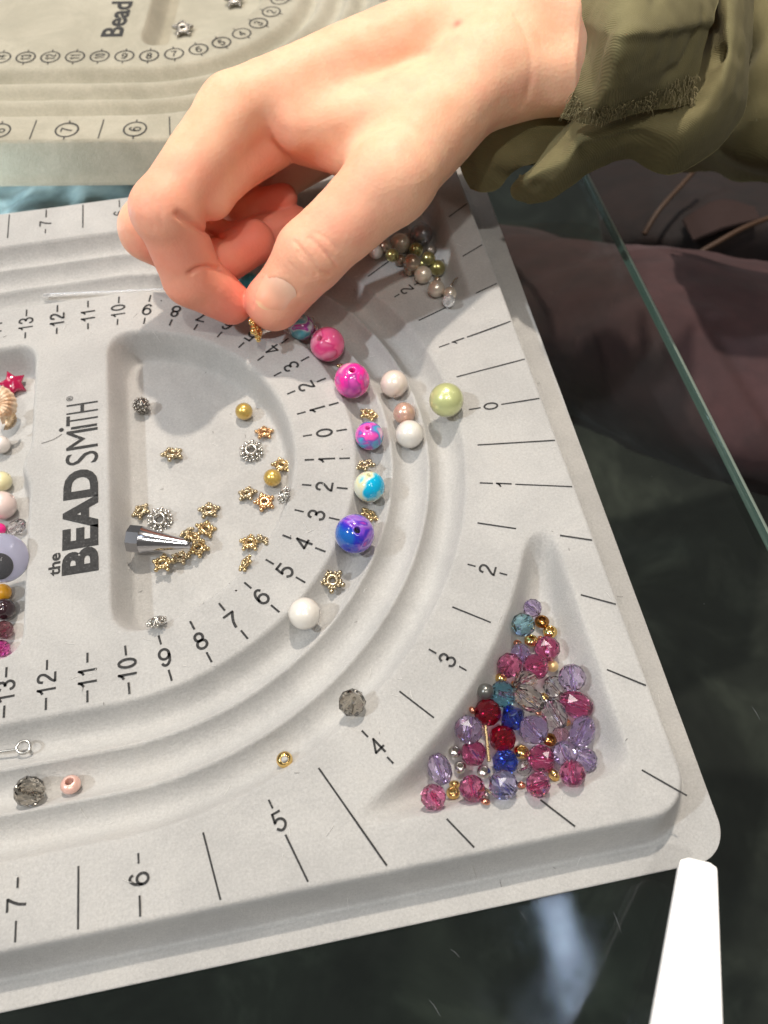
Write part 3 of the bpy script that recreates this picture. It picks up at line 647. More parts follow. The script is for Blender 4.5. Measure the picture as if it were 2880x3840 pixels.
V, F = tube(catmull(pts, 8), .03, 6); tag(link('head_pin', mesh_np('head_pin', V, F), M_SILVER), 'tiny silver pin leaning on the wall of the upper corner well', 'pin')
pts = [at(x, y, .02) for x, y in [(155, 1662), (180, 1655), (205, 1645), (232, 1628)]]
V, F = tube(catmull(pts, 12), .008, 4); tag(link('loose_fibre', mesh_np('loose_fibre', V, F), mat('dark fibre', (.08, .08, .08), .9)), 'fine dark fibre lying across the dot of the brand lettering', 'fibre')
def specks(spots, m, name, label):
    P = [ico(r, (*at(x, y, 0)[:2], float(H(*at(x, y, 0)[:2])) + .01), 1, (1, .7, .5)) for x, y, r in spots]
    v, f = join_parts(P); tag(link(name, mesh_np(name, v, f), m), label, None, None, 'stuff')
specks([(605, 1128, .03), (885, 2215, .035), (843, 2127, .05), (836, 2124, .03), (1283, 1686, .02), (747, 1315, .02), (1090, 2010, .02)], mat('dark dust', (.04, .035, .03), .9), 'dust_specks', 'dark specks of dust on the grey board')

def lint(n, x0, x1, y0, y1, zf, m, name, parent, rr=(.05, .28)):
    P = []
    for i in range(n):
        x, y = RNG.uniform(x0, x1), RNG.uniform(y0, y1); a = RNG.uniform(0, 6.28); L = RNG.uniform(*rr); c = RNG.normal(0, .25)
        pts = []
        for t in np.linspace(-.5, .5, 6):
            px_, py_ = x + L * (t * math.cos(a) - c * t * t * math.sin(a)), y + L * (t * math.sin(a) + c * t * t * math.cos(a)); pts.append((px_, py_, float(zf(px_, py_)) + .012 + .02 * abs(t)))
        P.append(tube(pts, .0055, 3, False))
    v, f = join_parts(P); o = link(name, mesh_np(name, v, f), m, parent); o['kind'] = 'stuff'; return o
lint(120, -14.8, 3.2, -12.9, 12, H, mat('pale lint', (.8, .79, .76), .9), 'pale_lint', board)
lint(45, -14.8, 3.2, -12.9, 12, H, mat('dark lint', (.12, .11, .10), .9), 'dark_lint', board, (.04, .16))
gl = mat('scratches and dust', (.17, .18, .19), .5)
lint(30, -12, 7.8, -20, 8, lambda x, y: -.004, gl, 'surface_dust', table, (.015, .04))
P = []
for a, b in [((2010, 3492), (2135, 3525)), ((1690, 3560), (1722, 3590)), ((1948, 3415), (1975, 3455)), ((2300, 3420), (2330, 3500)), ((1610, 3750), (1650, 3810)), ((2820, 2650), (2850, 2700))]:
    p, q = at(*a, ZG), at(*b, ZG); p[2] = q[2] = .004; P.append(tube([p, (p + q) / 2 + np.array([.01, .02, 0]), q], [.002, .005, .002], 4, False))
v, f = join_parts(P); link('scratches', mesh_np('scratches', v, f), gl, table)['kind'] = 'stuff'
# ---- the left compartment
LW = 'mixed beads in the compartment at the left edge'
def star_plate():
    P = []; n = 10
    prof = [(1.0 if k % 2 == 0 else .55) for k in range(n)]
    for zz, s in ((-.28, .9), (-.2, 1), (.2, 1), (.30, .82)):
        P += [(s * prof[k] * math.cos(k * math.pi / 5), s * prof[k] * math.sin(k * math.pi / 5), zz) for k in range(n)]
    F = [(r * n + k, r * n + (k + 1) % n, (r + 1) * n + (k + 1) % n, (r + 1) * n + k) for r in range(3) for k in range(n)]
    P += [(0, 0, -.3), (0, 0, .36)]; F += [(40, (k + 1) % n, k) for k in range(n)] + [(41, 30 + k, 30 + (k + 1) % n) for k in range(n)]
    return np.array(P), F
GEO['starplate'] = star_plate()
bead('star_bead', 'bead', 'glossy crimson star bead behind the seashell', 'starplate', mat('crimson plastic', (.50, .01, .08), .08, Coat_Weight=1.0, Transmission_Weight=.3), 50, 1440, 52, camdir(.35, .2, .9), LW, True, .5)
def shell_geo(ribs=9, turns=1.0):
    nu, nv = 60, 26; V = []
    for i in range(nu):
        a = -1.25 + 2.5 * i / (nu - 1)
        for j in range(nv):
            t = j / (nv - 1); r = .12 + t * (1.0 + .05 * abs(math.cos(a * ribs * 1.15))); dome = .62 * math.sin(math.pi * min(1, t * .92 + .03)) * math.cos(a * .62)
            step = .035 * (abs((t * 7) % 1 - .5) * 2)
            V.append((r * math.sin(a), r * math.cos(a) - .5, dome * (1 + .11 * abs(math.cos(a * ribs * 1.15))) + step))
    V = np.array(V); F = grid_faces(nu, nv).tolist(); n = len(V); V2 = V.copy(); V2[:, 2] = V[:, 2] * .8 - .06
    F2 = [tuple(i + n for i in q)[::-1] for q in F]
    return np.concatenate([V, V2]), F + F2
GEO['shell'] = shell_geo()
def shell_mat(n, a, b):
    m = mat(n, a, .35, Coat_Weight=.3); k = N(m); k.l(k.ramp(k.noise(k.coord(), 220, 4, .6), [(.35, b), (.6, a)]), k.b.inputs['Base Color']); return m
bead('seashell', 'shell', 'cream ribbed seashell overhanging the left compartment', 'shell', shell_mat('cream shell', (.80, .62, .44), (.62, .36, .2)), 18, 1520, 66, camdir(.35, .1, .9), LW, True, .5, .35, -2.2)
bead('seashell', 'shell', 'small brown seashell under the cream one', 'shell', shell_mat('brown shell', (.50, .35, .2), (.2, .13, .06)), 36, 1580, 34, camdir(.5, -.3, .7), LW, True, .4, 0, -2.6)
for kind, m, px, py, r, lab, nm, cat in [
    ('ball', pearl('matte white', (.72, .66, .62), 0, .4), 3, 1667, 34, 'matte white ball bead at the left edge below the seashells', 'round_bead', 'bead'),
    ('ball', pearl('pale yellow', (.72, .66, .38), 0, .4), 6, 1805, 38, 'pale yellow ball bead cut by the left edge of the picture', 'round_bead', 'bead'),
    ('ball', pearl('blush', (.76, .60, .55), 0, .35), 6, 1895, 54, 'large blush ball bead above the googly eye', 'round_bead', 'bead'),
    ('ball', mat('hot pink plastic', (.85, .02, .25), .2, Coat_Weight=1.0), -2, 1985, 24, 'hot pink bead peeking out above the googly eye', 'round_bead', 'bead'),
    ('oval', CR['clear'], 62, 1975, 30, 'clear rock crystal bead right above the googly eye', 'faceted_bead', 'bead'),
    ('ball', mat('orange plastic', (.80, .38, .02), .25, Coat_Weight=.6), 8, 2222, 34, 'orange yellow bead just below the googly eye', 'round_bead', 'bead'),
    ('ball', mat('black brown glass', (.03, .012, .016), .15, Coat_Weight=.8), 14, 2285, 42, 'black brown bead below the orange one', 'round_bead', 'bead'),
    ('facet', crystal('plum glass', (.30, .10, .12)), 14, 2362, 36, 'plum brown glass bead under the black brown one', 'faceted_bead', 'bead'),
    ('facet', CR['magenta'], 4, 2432, 34, 'magenta glass bead lowest in the left compartment', 'faceted_bead', 'bead')]:
    bead(nm, cat, lab, kind, m, px, py, r, (1, .4, .4), LW, True)
# googly eye
pe = at(8, 2092, .25); Re = 92 * depth_of(pe) / FPX
eye = link('googly_eye', None, loc=pe, rot=aim(camdir(.42, .12, .9))); tag(eye, 'large googly eye with a black pupil, tilted in the left compartment', 'googly eye')
V, F = lathe([(0, -.10), (Re, -.10), (Re * 1.02, -.02), (Re * .98, .05), (0, .05)], 48); link('eye_backing', mesh_np('eye_backing', V, F), mat('lilac white plastic', (.70, .70, .86), .2, Coat_Weight=1.0), eye)
V, F = lathe([(0, .06), (Re * .52, .06), (Re * .53, .10), (Re * .5, .13), (0, .14)], 36); V[:, 0] -= Re * .32; V[:, 1] -= Re * .18
link('pupil', mesh_np('pupil', V, F), mat('black pupil', (.01, .011, .012), .35), eye)
V, F = lathe([(Re * 1.0, .02)] + [(Re * math.cos(t), .04 + Re * .42 * math.sin(t)) for t in np.linspace(0.05, math.pi / 2, 14)], 48)
link('clear_dome', mesh_np('clear_dome', V, F), mat('clear dome', (.93, .93, 1.0), .02, Transmission_Weight=.95, IOR=1.3), eye)
# ---- spacers on the cream board
for px, py, r, lab in [(686, 108, 40, 'silver star spacer lying in the well of the cream board'), (878, 2, 38, 'silver star spacer at the top edge of the picture on the cream board')]:
    p = at(px, py, Z2 - .82); R = r * depth_of(p) / FPX
    tag(link('star_spacer', unit_mesh('star', M_DSILVER), loc=p, rot=aim(camdir(.1, .3, .9)), scale=R), lab, 'spacer bead', 'spacers on the cream board')
# ---- held star spacer
ph = at(958, 1236, 1.0); R = 50 * depth_of(ph) / FPX
tag(link('star_spacer', unit_mesh('star', M_BRIGHTGOLD), loc=ph, rot=aim(camdir(.95, .25, .25)), scale=R * .95), 'gold star spacer pinched between thumb and index finger', 'spacer bead')
# ---- white strip at the lower right
A, B, C_, D_ = at(2553, 3205, .4), at(2692, 3238, .4), at(2718, 3960, 2.6), at(2418, 3960, 2.6)
def strip():
    rows = []; n = 40
    for i in range(n):
        t = i / (n - 1); l = A + (D_ - A) * t; r = B + (C_ - B) * t
        rd = .17; s = i / (n - 1) * np.linalg.norm(D_ - A); k = rd - math.sqrt(max(0, rd * rd - (rd - s) ** 2)) if s < rd else 0
        w = np.linalg.norm(r - l); l2 = l + (r - l) * (k / w); r2 = r - (r - l) * (k / w)
        rows.append([l2 + (r2 - l2) * q for q in np.linspace(0, 1, 8)])
    G = np.array(rows); V = G.reshape(-1, 3); F = grid_faces(n, 8); nrm = np.cross(B - A, D_ - A); nrm /= np.linalg.norm(nrm); nrm *= -np.sign(nrm[2])
    V2 = V + nrm * .22; m = len(V); F2 = (F + m)[:, ::-1]
    bl = [i * 8 for i in range(n)] + [(n - 1) * 8 + j for j in range(1, 8)] + [i * 8 + 7 for i in range(n - 2, -1, -1)] + [j for j in range(6, 0, -1)]
    S = [(bl[k], bl[(k + 1) % len(bl)], bl[(k + 1) % len(bl)] + m, bl[k] + m) for k in range(len(bl))]
    return np.concatenate([V, V2]), np.concatenate([F, F2, np.array(S)])
V, F = strip(); st = link('plastic_strip', mesh_np('plastic_strip', V, F, False), mat('bright white plastic', (.92, .92, .91), .4))
bv = st.modifiers.new('rounded edge', 'BEVEL'); bv.width = .0006; bv.segments = 3; bv.limit_method = 'ANGLE'
tag(st, 'bright white tapered plastic strip with rounded corners, over the board corner', 'plastic strip')

#HAND#
# ------------------------------------------------------------------ the hand: one continuous surface grown from a distance field
def rcone(P, a, b, r1, r2):
    a = np.asarray(a, float); b = np.asarray(b, float); ba = b - a; L2 = ba @ ba; rr = r1 - r2; a2 = L2 - rr * rr; il2 = 1.0 / L2
    pa = P - a; y = pa @ ba; z = y - L2; t = pa * L2 - y[:, None] * ba; x2 = (t * t).sum(1); y2 = y * y * L2; z2 = z * z * L2
    k = np.sign(rr) * rr * rr * x2
    d = (np.sqrt(np.maximum(x2 * a2 * il2, 0)) + y * rr) * il2 - r1
    d = np.where(np.sign(z) * a2 * z2 > k, np.sqrt(x2 + z2) * il2 - r2, d)
    return np.where(np.sign(y) * a2 * y2 < k, np.sqrt(x2 + y2) * il2 - r1, d)
def W3(*p): return np.array(p, float)
LAT = W3(-.05, .60, -.80)                                   # across the hand, thumb side to little finger side
WR = at(1960, 35, 4.7)
EL = at(2430, -60, 5.2)
MC = {'i': at(880, 408, 5.3)}
MC['m'] = MC['i'] + W3(-.25, 1.15, -1.55); MC['r'] = MC['m'] + W3(.45, .85, -1.45); MC['l'] = MC['r'] + W3(.8, .5, -1.15)
TH = [at(1830, 255, 5.0), at(1468, 672, 4.1), at(1168, 955, 2.75), at(1036, 1126, 1.5)]
IX = [MC['i'], at(618, 786, 4.35), at(722, 1038, 2.3), at(868, 1140, 1.25)]
MD = [MC['m'], at(566, 860, 3.1), at(770, 1010, 1.55), at(950, 908, 1.75)]
RG = [MC['r'], at(640, 800, 2.3), at(850, 920, 1.2), at(1105, 835, 1.35)]
LT = [MC['l'], at(760, 700, 2.0), at(900, 785, 1.5), at(1062, 742, 1.9)]
def chain(P, J, R, k):
    d = None
    for i in range(len(J) - 1):
        c = rcone(P, J[i], J[i + 1], R[i], R[i + 1]); d = c if d is None else smin(d, c, k)
    return d
def ball(P, c, r): return np.linalg.norm(P - c, axis=1) - r
def seg_dist(P, pts):
    best = None
    for a, b in zip(pts[:-1], pts[1:]):
        ab = b - a; t = np.clip(((P - a) @ ab) / (ab @ ab), 0, 1); d = np.linalg.norm(P - a - t[:, None] * ab, axis=1); best = d if best is None else np.minimum(best, d)
    return best
GROOVES = []                                                # (polyline, width, depth)
def hand_sdf(P):
    d = smin(rcone(P, WR - LAT * .95, EL - LAT * .9, 1.6, 1.8), rcone(P, WR + LAT * .95, EL + LAT * .9, 1.6, 1.8), 1.2)
    d = smin(d, rcone(P, WR - LAT * .8, MC['i'], 1.45, .98), .8)
    d = smin(d, rcone(P, WR - LAT * .1, MC['m'], 1.45, .88), .6)
    d = smin(d, rcone(P, WR + LAT * .6, MC['r'], 1.4, .92), .6)
    d = smin(d, rcone(P, WR + LAT * 1.2, MC['l'], 1.35, .85), .6)
    d = smin(d, rcone(P, at(1790, 300, 4.7), at(2300, 270, 4.8), 1.15, 1.2), .5)
    d = smin(d, rcone(P, at(1850, 110, 5.2), at(2340, 100, 5.5), 1.5, 1.55), .6)
    d = smin(d, rcone(P, at(1880, -70, 5.6), at(2330, -60, 5.9), 1.4, 1.5), .5)
    t = smin(rcone(P, WR - LAT * 1.0, TH[0], 1.4, 1.35), rcone(P, TH[0], TH[1], 1.35, 1.18), .5)
    d = smin(d, t, .9)
    d = smin(d, rcone(P, at(1560, 430, 4.6), at(1120, 480, 4.8), 1.15, .72), .7)
    d = smin(d, rcone(P, at(1400, 590, 4.0), at(1060, 520, 4.0), .85, .55), .5)      # muscle between thumb and index
    d = smin(d, rcone(P, at(1500, 620, 3.4), at(1330, 590, 2.8), 1.2, .75), .5)        # ball of the thumb, palm side
    d = smin(d, rcone(P, at(1600, 420, 2.8), at(1180, 480, 2.3), 1.3, .85), .6)       # palm
    th = smin(rcone(P, TH[1], TH[2], 1.18, 1.02), rcone(P, TH[2], TH[3], 1.02, .84), .25)
    th = smin(th, ball(P, TH[3] + W3(-.12, -.05, -.02), .83), .2)
    th = smin(th, ball(P, TH[1], 1.16), .5)
    d = smin(d, th, .06 + .5 * np.exp(-(np.linalg.norm(P - TH[1], axis=1) / 1.5) ** 2))
    for J, R, k in ((IX, (.98, .92, .88, .66), .12), (MD, (.88, .88, .78, .70), .12), (RG, (.9, .76, .66, .55), .16), (LT, (.82, .64, .56, .48), .16)):
        f = chain(P, J, R, k)
        f = smin(f, ball(P, J[1], R[1] + .03), .2)
        if J is IX: f = smin(f, smin(rcone(P, at(1085, 492, 4.0), at(850, 645, 4.1), .80, .74), rcone(P, at(850, 645, 4.1), at(792, 742, 4.0), .72, .62), .2), .3)
        w = np.exp(-(np.linalg.norm(P - (J[0] * .7 + J[1] * .3), axis=1) / 1.5) ** 2)
        d = smin(d, f, .04 + .55 * w)
    return d
def relief(P):
    d = .012 * fbm(P[:, 0] * 1.5, P[:, 1] * 1.5, P[:, 2] * 1.5, 3, 3)
    for pts, w, a in GROOVES: d = d + a * np.exp(-(seg_dist(P, pts) / w) ** 2)
    return d
def surface_nets(f, lo, hi, h, B=8):
    n = np.ceil((hi - lo) / h / B).astype(int) * B + 1; nb = (n - 1) // B
    ci = np.stack(np.meshgrid(*[np.arange(k) for k in nb], indexing='ij'), -1).reshape(-1, 3)
    cen = lo + (ci * B + B / 2) * h; dc = f(cen); keep = np.abs(dc) < B * h * .95
    D = np.repeat(np.repeat(np.repeat(dc.reshape(nb), B, 0), B, 1), B, 2); D = np.pad(D, ((0, 1),) * 3, mode='edge')
    loc = np.stack(np.meshgrid(*[np.arange(B + 1)] * 3, indexing='ij'), -1).reshape(-1, 3)
    for c in np.array_split(ci[keep], max(1, keep.sum() // 200)):
        ids = (c[:, None, :] * B + loc[None]).reshape(-1, 3); D[ids[:, 0], ids[:, 1], ids[:, 2]] = f(lo + ids * h)
    s = D < 0; m = n - 1
    c8 = [(i, j, k) for i in (0, 1) for j in (0, 1) for k in (0, 1)]
    cnt = sum(s[i:i + m[0], j:j + m[1], k:k + m[2]].astype(int) for i, j, k in c8); act = (cnt > 0) & (cnt < 8)
    idx = -np.ones(m, int); A = np.argwhere(act); idx[tuple(A.T)] = np.arange(len(A)); S = np.zeros((len(A), 3)); C = np.zeros(len(A))
    for a in range(8):
        for b in range(a + 1, 8):
            da = np.array(c8[b]) - np.array(c8[a])
            if np.abs(da).sum() != 1: continue
            va = D[tuple((A + c8[a]).T)]; vb = D[tuple((A + c8[b]).T)]; x = (va < 0) != (vb < 0)
            t = np.where(x, va / np.where(x, va - vb, 1), 0); S += x[:, None] * (np.array(c8[a]) + t[:, None] * da); C += x
    V = lo + (A + S / C[:, None]) * h; F = []
    for ax in range(3):
        u, v = [(1, 2), (2, 0), (0, 1)][ax]; sl0 = [slice(1, m[q]) for q in range(3)]; sl0[ax] = slice(0, m[ax]); sl1 = list(sl0); sl1[ax] = slice(1, m[ax] + 1)
        a0 = s[tuple(sl0)]; a1 = s[tuple(sl1)]; off = np.ones(3, int); off[ax] = 0
        for flag, flip in ((a0 & ~a1, False), (~a0 & a1, True)):
            e = np.argwhere(flag) + off; eu = np.zeros(3, int); eu[u] = 1; ev = np.zeros(3, int); ev[v] = 1
            q = np.stack([idx[tuple((e - eu - ev).T)], idx[tuple((e - ev).T)], idx[tuple(e.T)], idx[tuple((e - eu).T)]], 1)
            F.append(q[:, ::-1] if flip else q)
    F = np.concatenate(F); return V, F[(F >= 0).all(1)]
def project(f, V, it=3):
    e = .02
    for _ in range(it):
        d = f(V); g = np.stack([f(V + q) - f(V - q) for q in np.eye(3) * e], 1) / (2 * e)
        V = V - g * (d / np.maximum((g * g).sum(1), .25))[:, None]
    return V, g / np.maximum(np.linalg.norm(g, axis=1), 1e-6)[:, None]
def on_skin_many(pts, z0, z1):
    """first points of the skin under these places of the survey picture, looked for between two heights"""
    n = 90; zs = np.linspace(z1, z0, n); P = np.array([[at(x, y, z) for z in zs] for x, y in pts]); d = hand_sdf(P.reshape(-1, 3)).reshape(-1, n); out = []
    for p, e in zip(P, d):
        i = np.argmax(e < 0)
        if i and e[i] < 0: a = e[i - 1] / (e[i - 1] - e[i]); out.append(p[i - 1] * (1 - a) + p[i] * a)
        else: out.append(p[i])
    return out
def on_skin(px, py, z0, z1): return on_skin_many([(px, py)], z0, z1)[0]
def groove(px, w, a, z0=0, z1=9): GROOVES.append((np.array(on_skin_many(catmull(np.array(px, float), 14), z0, z1)), w, a))
# thumb joint creases, index finger folds, wrist and knuckle lines
groove([(1105, 905), (1150, 955), (1195, 1008), (1235, 1030)], .045, .06)
groove([(1160, 890), (1212, 940), (1262, 995)], .045, .05)
groove([(1120, 945), (1160, 990), (1185, 1030)], .05, .035)
groove([(1185, 872), (1230, 900), (1265, 935)], .05, .030)
groove([(1085, 985), (1120, 1022), (1150, 1042)], .05, .02)
groove([(575, 745), (600, 790), (605, 840)], .07, .02)
groove([(548, 770), (570, 815), (578, 850)], .07, .015)
groove([(712, 1024), (750, 1003), (790, 1000), (826, 1006)], .07, .12)
groove([(668, 805), (700, 828), (740, 852), (800, 880), (832, 885)], .09, .13)
groove([(1935, 60), (1985, 170), (1990, 300), (1955, 400)], .12, .03)
groove([(948, 1150), (958, 1105), (990, 1068), (1035, 1052), (1080, 1066), (1108, 1100)], .06, .045)
skin_parts = surface_nets(lambda P: hand_sdf(P), W3(-12, -2, -1), W3(14.5, 18, 10.5), .066)
V, F = skin_parts
V, nrm_ = project(hand_sdf, V, 2); V = V - nrm_ * relief(V)[:, None]
hand_me = mesh_np('hand_skin', V, F[:, ::-1])
# where the blood shows: fingertips, folds and knuckles
red = np.zeros(len(V)); pale = np.zeros(len(V))
for c, r, a in ((TH[3], 1.3, .6), (IX[3], 1.8, .95), (IX[2], 1.5, .75), ((IX[1] + IX[2]) / 2, 1.5, .8), (MD[3], 1.7, .9), (RG[3], 1.7, .85), (LT[3], 1.6, .85), (MD[2], 1.5, .85), (IX[1] + W3(.3, -.8, -.6), .9, .5), (IX[1], 1.5, .55), (TH[2], 1.4, .35), (on_skin(1010, 640, 0, 8), 1.5, .45), (on_skin(1290, 790, 0, 8), 1.4, .25), (on_skin(1715, 88, 0, 9), .16, .9)):
    red = np.maximum(red, a * np.exp(-(np.linalg.norm(V - c, axis=1) / r) ** 2))
ca = hand_me.color_attributes.new('flush', 'FLOAT_COLOR', 'POINT'); ca.data.foreach_set('color', np.stack([red, pale, red * 0, red * 0 + 1], 1).ravel())
M_SKIN = mat('skin', (.74, .47, .34), .52, Subsurface_Weight=.3, Subsurface_Scale=.0035, Specular_IOR_Level=.25)
M_SKIN.node_tree.nodes['Principled BSDF'].inputs['Subsurface Radius'].default_value = (1.0, .32, .18)
k = N(M_SKIN); co = k.coord(); att = k.n('ShaderNodeAttribute'); att.attribute_name = 'flush'; sp = k.n('ShaderNodeSeparateColor'); k.l(att.outputs['Color'], sp.inputs[0])
base = k.ramp(k.noise(co, 60, 5, .6), [(.3, (.90, .46, .29)), (.5, (.94, .55, .36)), (.64, (.92, .48, .32)), (.78, (.88, .39, .26))])
mx = k.n('ShaderNodeMix', data_type='RGBA'); k.l(sp.outputs[0], mx.inputs[0]); k.l(base, mx.inputs[6]); mx.inputs[7].default_value = (.86, .22, .16, 1); k.l(mx.outputs[2], k.b.inputs['Base Color'])
vz = k.n('ShaderNodeTexVoronoi'); vz.inputs['Scale'].default_value = 900; k.l(co, vz.inputs['Vector'])
ad = k.n('ShaderNodeMath', operation='ADD'); k.l(vz.outputs['Distance'], ad.inputs[0]); k.l(k.noise(co, 260, 6, .7, .6), ad.inputs[1]); k.bump(ad.outputs[0], .22, .0003)
person = link('person', None, loc=TH[1] * 0); tag(person, 'right hand of a person in an olive jacket pinching a gold spacer bead', 'person')
hand = link('hand', hand_me, M_SKIN, person)
# thumbnail: a curved plate laid over the end joint
def nail(name, centre_px, tip_px, half_w, zr, parent, mtl):
    c = on_skin(*centre_px, *zr); t = on_skin(*tip_px, *zr); ax = t - c; ax /= np.linalg.norm(ax)
    e = .05; g = np.array([hand_sdf((c + q)[None])[0] - hand_sdf((c - q)[None])[0] for q in np.eye(3) * e]); nrm = g / np.linalg.norm(g); ax -= nrm * (ax @ nrm); ax /= np.linalg.norm(ax); sd = np.cross(nrm, ax)
    nu, nv = 26, 22; V = []
    for i in range(nu):
        for j in range(nv):
            u = i / (nu - 1) * 2 - 1; v = j / (nv - 1) * 2 - 1
            q = (abs(u) ** 3.2 + abs(v) ** 3.2) ** (1 / 3.2); m_ = max(abs(u), abs(v)); s = m_ / q if q > 1e-6 else 1
            V.append(c + ax * u * s * .58 + sd * v * s * half_w * (1 - .04 * u) + nrm * .25)
    V = np.array(V)
    for _ in range(5): d = hand_sdf(V) ; V = V - (d - .0)[:, None] * nrm * .9
    lift = np.array([[.02 * (1 - (i / (nu - 1) * 2 - 1) ** 6) * (1 - (j / (nv - 1) * 2 - 1) ** 6) - .012 + .02 * (i / (nu - 1)) for j in range(nv)] for i in range(nu)]).ravel()
    V = V + nrm * lift[:, None]
    F = grid_faces(nu, nv); me = mesh_np(name, V, F); u = np.repeat(np.linspace(0, 1, nu), nv)
    a = me.color_attributes.new('along', 'FLOAT_COLOR', 'POINT'); a.data.foreach_set('color', np.stack([u, u, u, u * 0 + 1], 1).ravel())
    return link(name, me, mtl, parent)
M_NAIL = mat('nail', (.85, .6, .5), .22, Coat_Weight=.5, Subsurface_Weight=.2, Subsurface_Scale=.002)
k = N(M_NAIL); att = k.n('ShaderNodeAttribute'); att.attribute_name = 'along'
k.l(k.ramp(att.outputs['Fac'], [(0, (.90, .58, .43)), (.22, (.90, .54, .38)), (.5, (.90, .48, .33)), (.82, (.88, .40, .26)), (.93, (.92, .58, .34)), (1, (.92, .64, .40))]), k.b.inputs['Base Color'])
nail('thumbnail', (1030, 1112), (1000, 1185), .56, (.5, 4), hand, M_NAIL)
#/HAND#
#ROOM#
# ------------------------------------------------------------------ cloth
def patch(rows, nu=60, nv=60, thick=.10, wr=.05, wf=.8, seed=1, crease=None):
    """a sheet of cloth through rows of (picture x, picture y, height) stations, with thickness and wrinkles"""
    G = np.array([[at(*p) for p in r] for r in rows])
    G = catmull(G, nu); G = catmull(G.transpose(1, 0, 2), nv).transpose(1, 0, 2)
    du = np.gradient(G, axis=0); dv_ = np.gradient(G, axis=1); n = np.cross(dv_, du); n /= np.maximum(np.linalg.norm(n, axis=2, keepdims=True), 1e-9)
    if ((CAM_POS - G) * n).sum(2).mean() < 0: n = -n
    w = fbm(G[..., 0] * wf, G[..., 1] * wf * 1.6, G[..., 2] * wf, seed, 3)
    w = w * wr - .5 * wr * np.abs(fbm(G[..., 0] * wf * .8 + G[..., 1] * wf, G[..., 1] * wf * .5, 0, seed + 9, 2))
    w = w + .012 * fbm(G[..., 0] * 3.1, G[..., 1] * 4.3, G[..., 2] * 3, seed + 3, 2)
    if crease:
        for pts, wd, dp in crease: w = w - dp * np.exp(-(seg_dist(G.reshape(-1, 3), [at(*p) for p in pts]).reshape(w.shape) / wd) ** 2)
    top = G + n * w[..., None]; low = top - n * thick
    a, b = nu, nv; T = top.reshape(-1, 3); L = low.reshape(-1, 3); F = grid_faces(a, b); m = len(T)
    bl = [j for j in range(b)] + [i * b + b - 1 for i in range(1, a)] + [(a - 1) * b + j for j in range(b - 2, -1, -1)] + [i * b for i in range(a - 2, 0, -1)]
    bl = np.array(bl); nx = np.roll(bl, -1); S = np.stack([bl, nx, nx + m, bl + m], 1)
    return np.concatenate([T, L]), np.concatenate([F, F[:, ::-1] + m, S]), top
def cloth_mat(name, c, c2, weave=2600, sheen=.3):
    m = mat(name, c, .85, Sheen_Weight=sheen*.12, Sheen_Roughness=.5); k = N(m); co = k.coord()
    k.l(k.ramp(k.noise(co, 45, 5, .65), [(.3, c2), (.7, c)]), k.b.inputs['Base Color'])
    wv = k.n('ShaderNodeTexWave', wave_type='BANDS', bands_direction='DIAGONAL'); wv.inputs['Scale'].default_value = weave / 4; wv.inputs['Distortion'].default_value = 1.5; k.l(co, wv.inputs['Vector'])
    k.bump(wv.outputs['Fac'], .4, .0002); return m
M_OLIVE = cloth_mat('olive cotton', (.20, .175, .078), (.145, .125, .052))
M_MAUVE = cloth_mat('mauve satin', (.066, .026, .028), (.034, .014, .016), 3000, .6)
sl = person
V, F, top = patch([[(2215, -420, 6.6), (2340, -420, 8.0), (2520, -420, 8.2), (2760, -420, 7)], [(2180, 0, 7.1), (2330, 20, 8.3), (2500, 30, 8.0), (2690, 10, 6.8)],
    [(2194, 150, 6.7), (2300, 170, 8.0), (2470, 170, 7.5), (2648, 120, 6.4)], [(2168, 300, 6.2), (2280, 330, 6.9), (2440, 310, 6.5), (2622, 240, 5.8)],
    [(2128, 395, 5.4), (2240, 425, 5.9), (2410, 385, 5.7), (2600, 330, 5.3)], [(2105, 440, 5.0), (2230, 468, 5.3), (2400, 428, 5.2), (2590, 388, 5.0)]],
    90, 70, .12, .035, .6, 4, [([(2465, -60, 8.1), (2400, 120, 7.9), (2290, 330, 6.7), (2250, 420, 5.8)], .16, .30), ([(2300, 120, 8), (2230, 300, 6.6)], .3, .12), ([(2620, 60, 7), (2560, 260, 6.2), (2420, 300, 6.4)], .2, .12)])
cuff = link('jacket_cuff', mesh_np('jacket_cuff', V, F), M_OLIVE, sl)
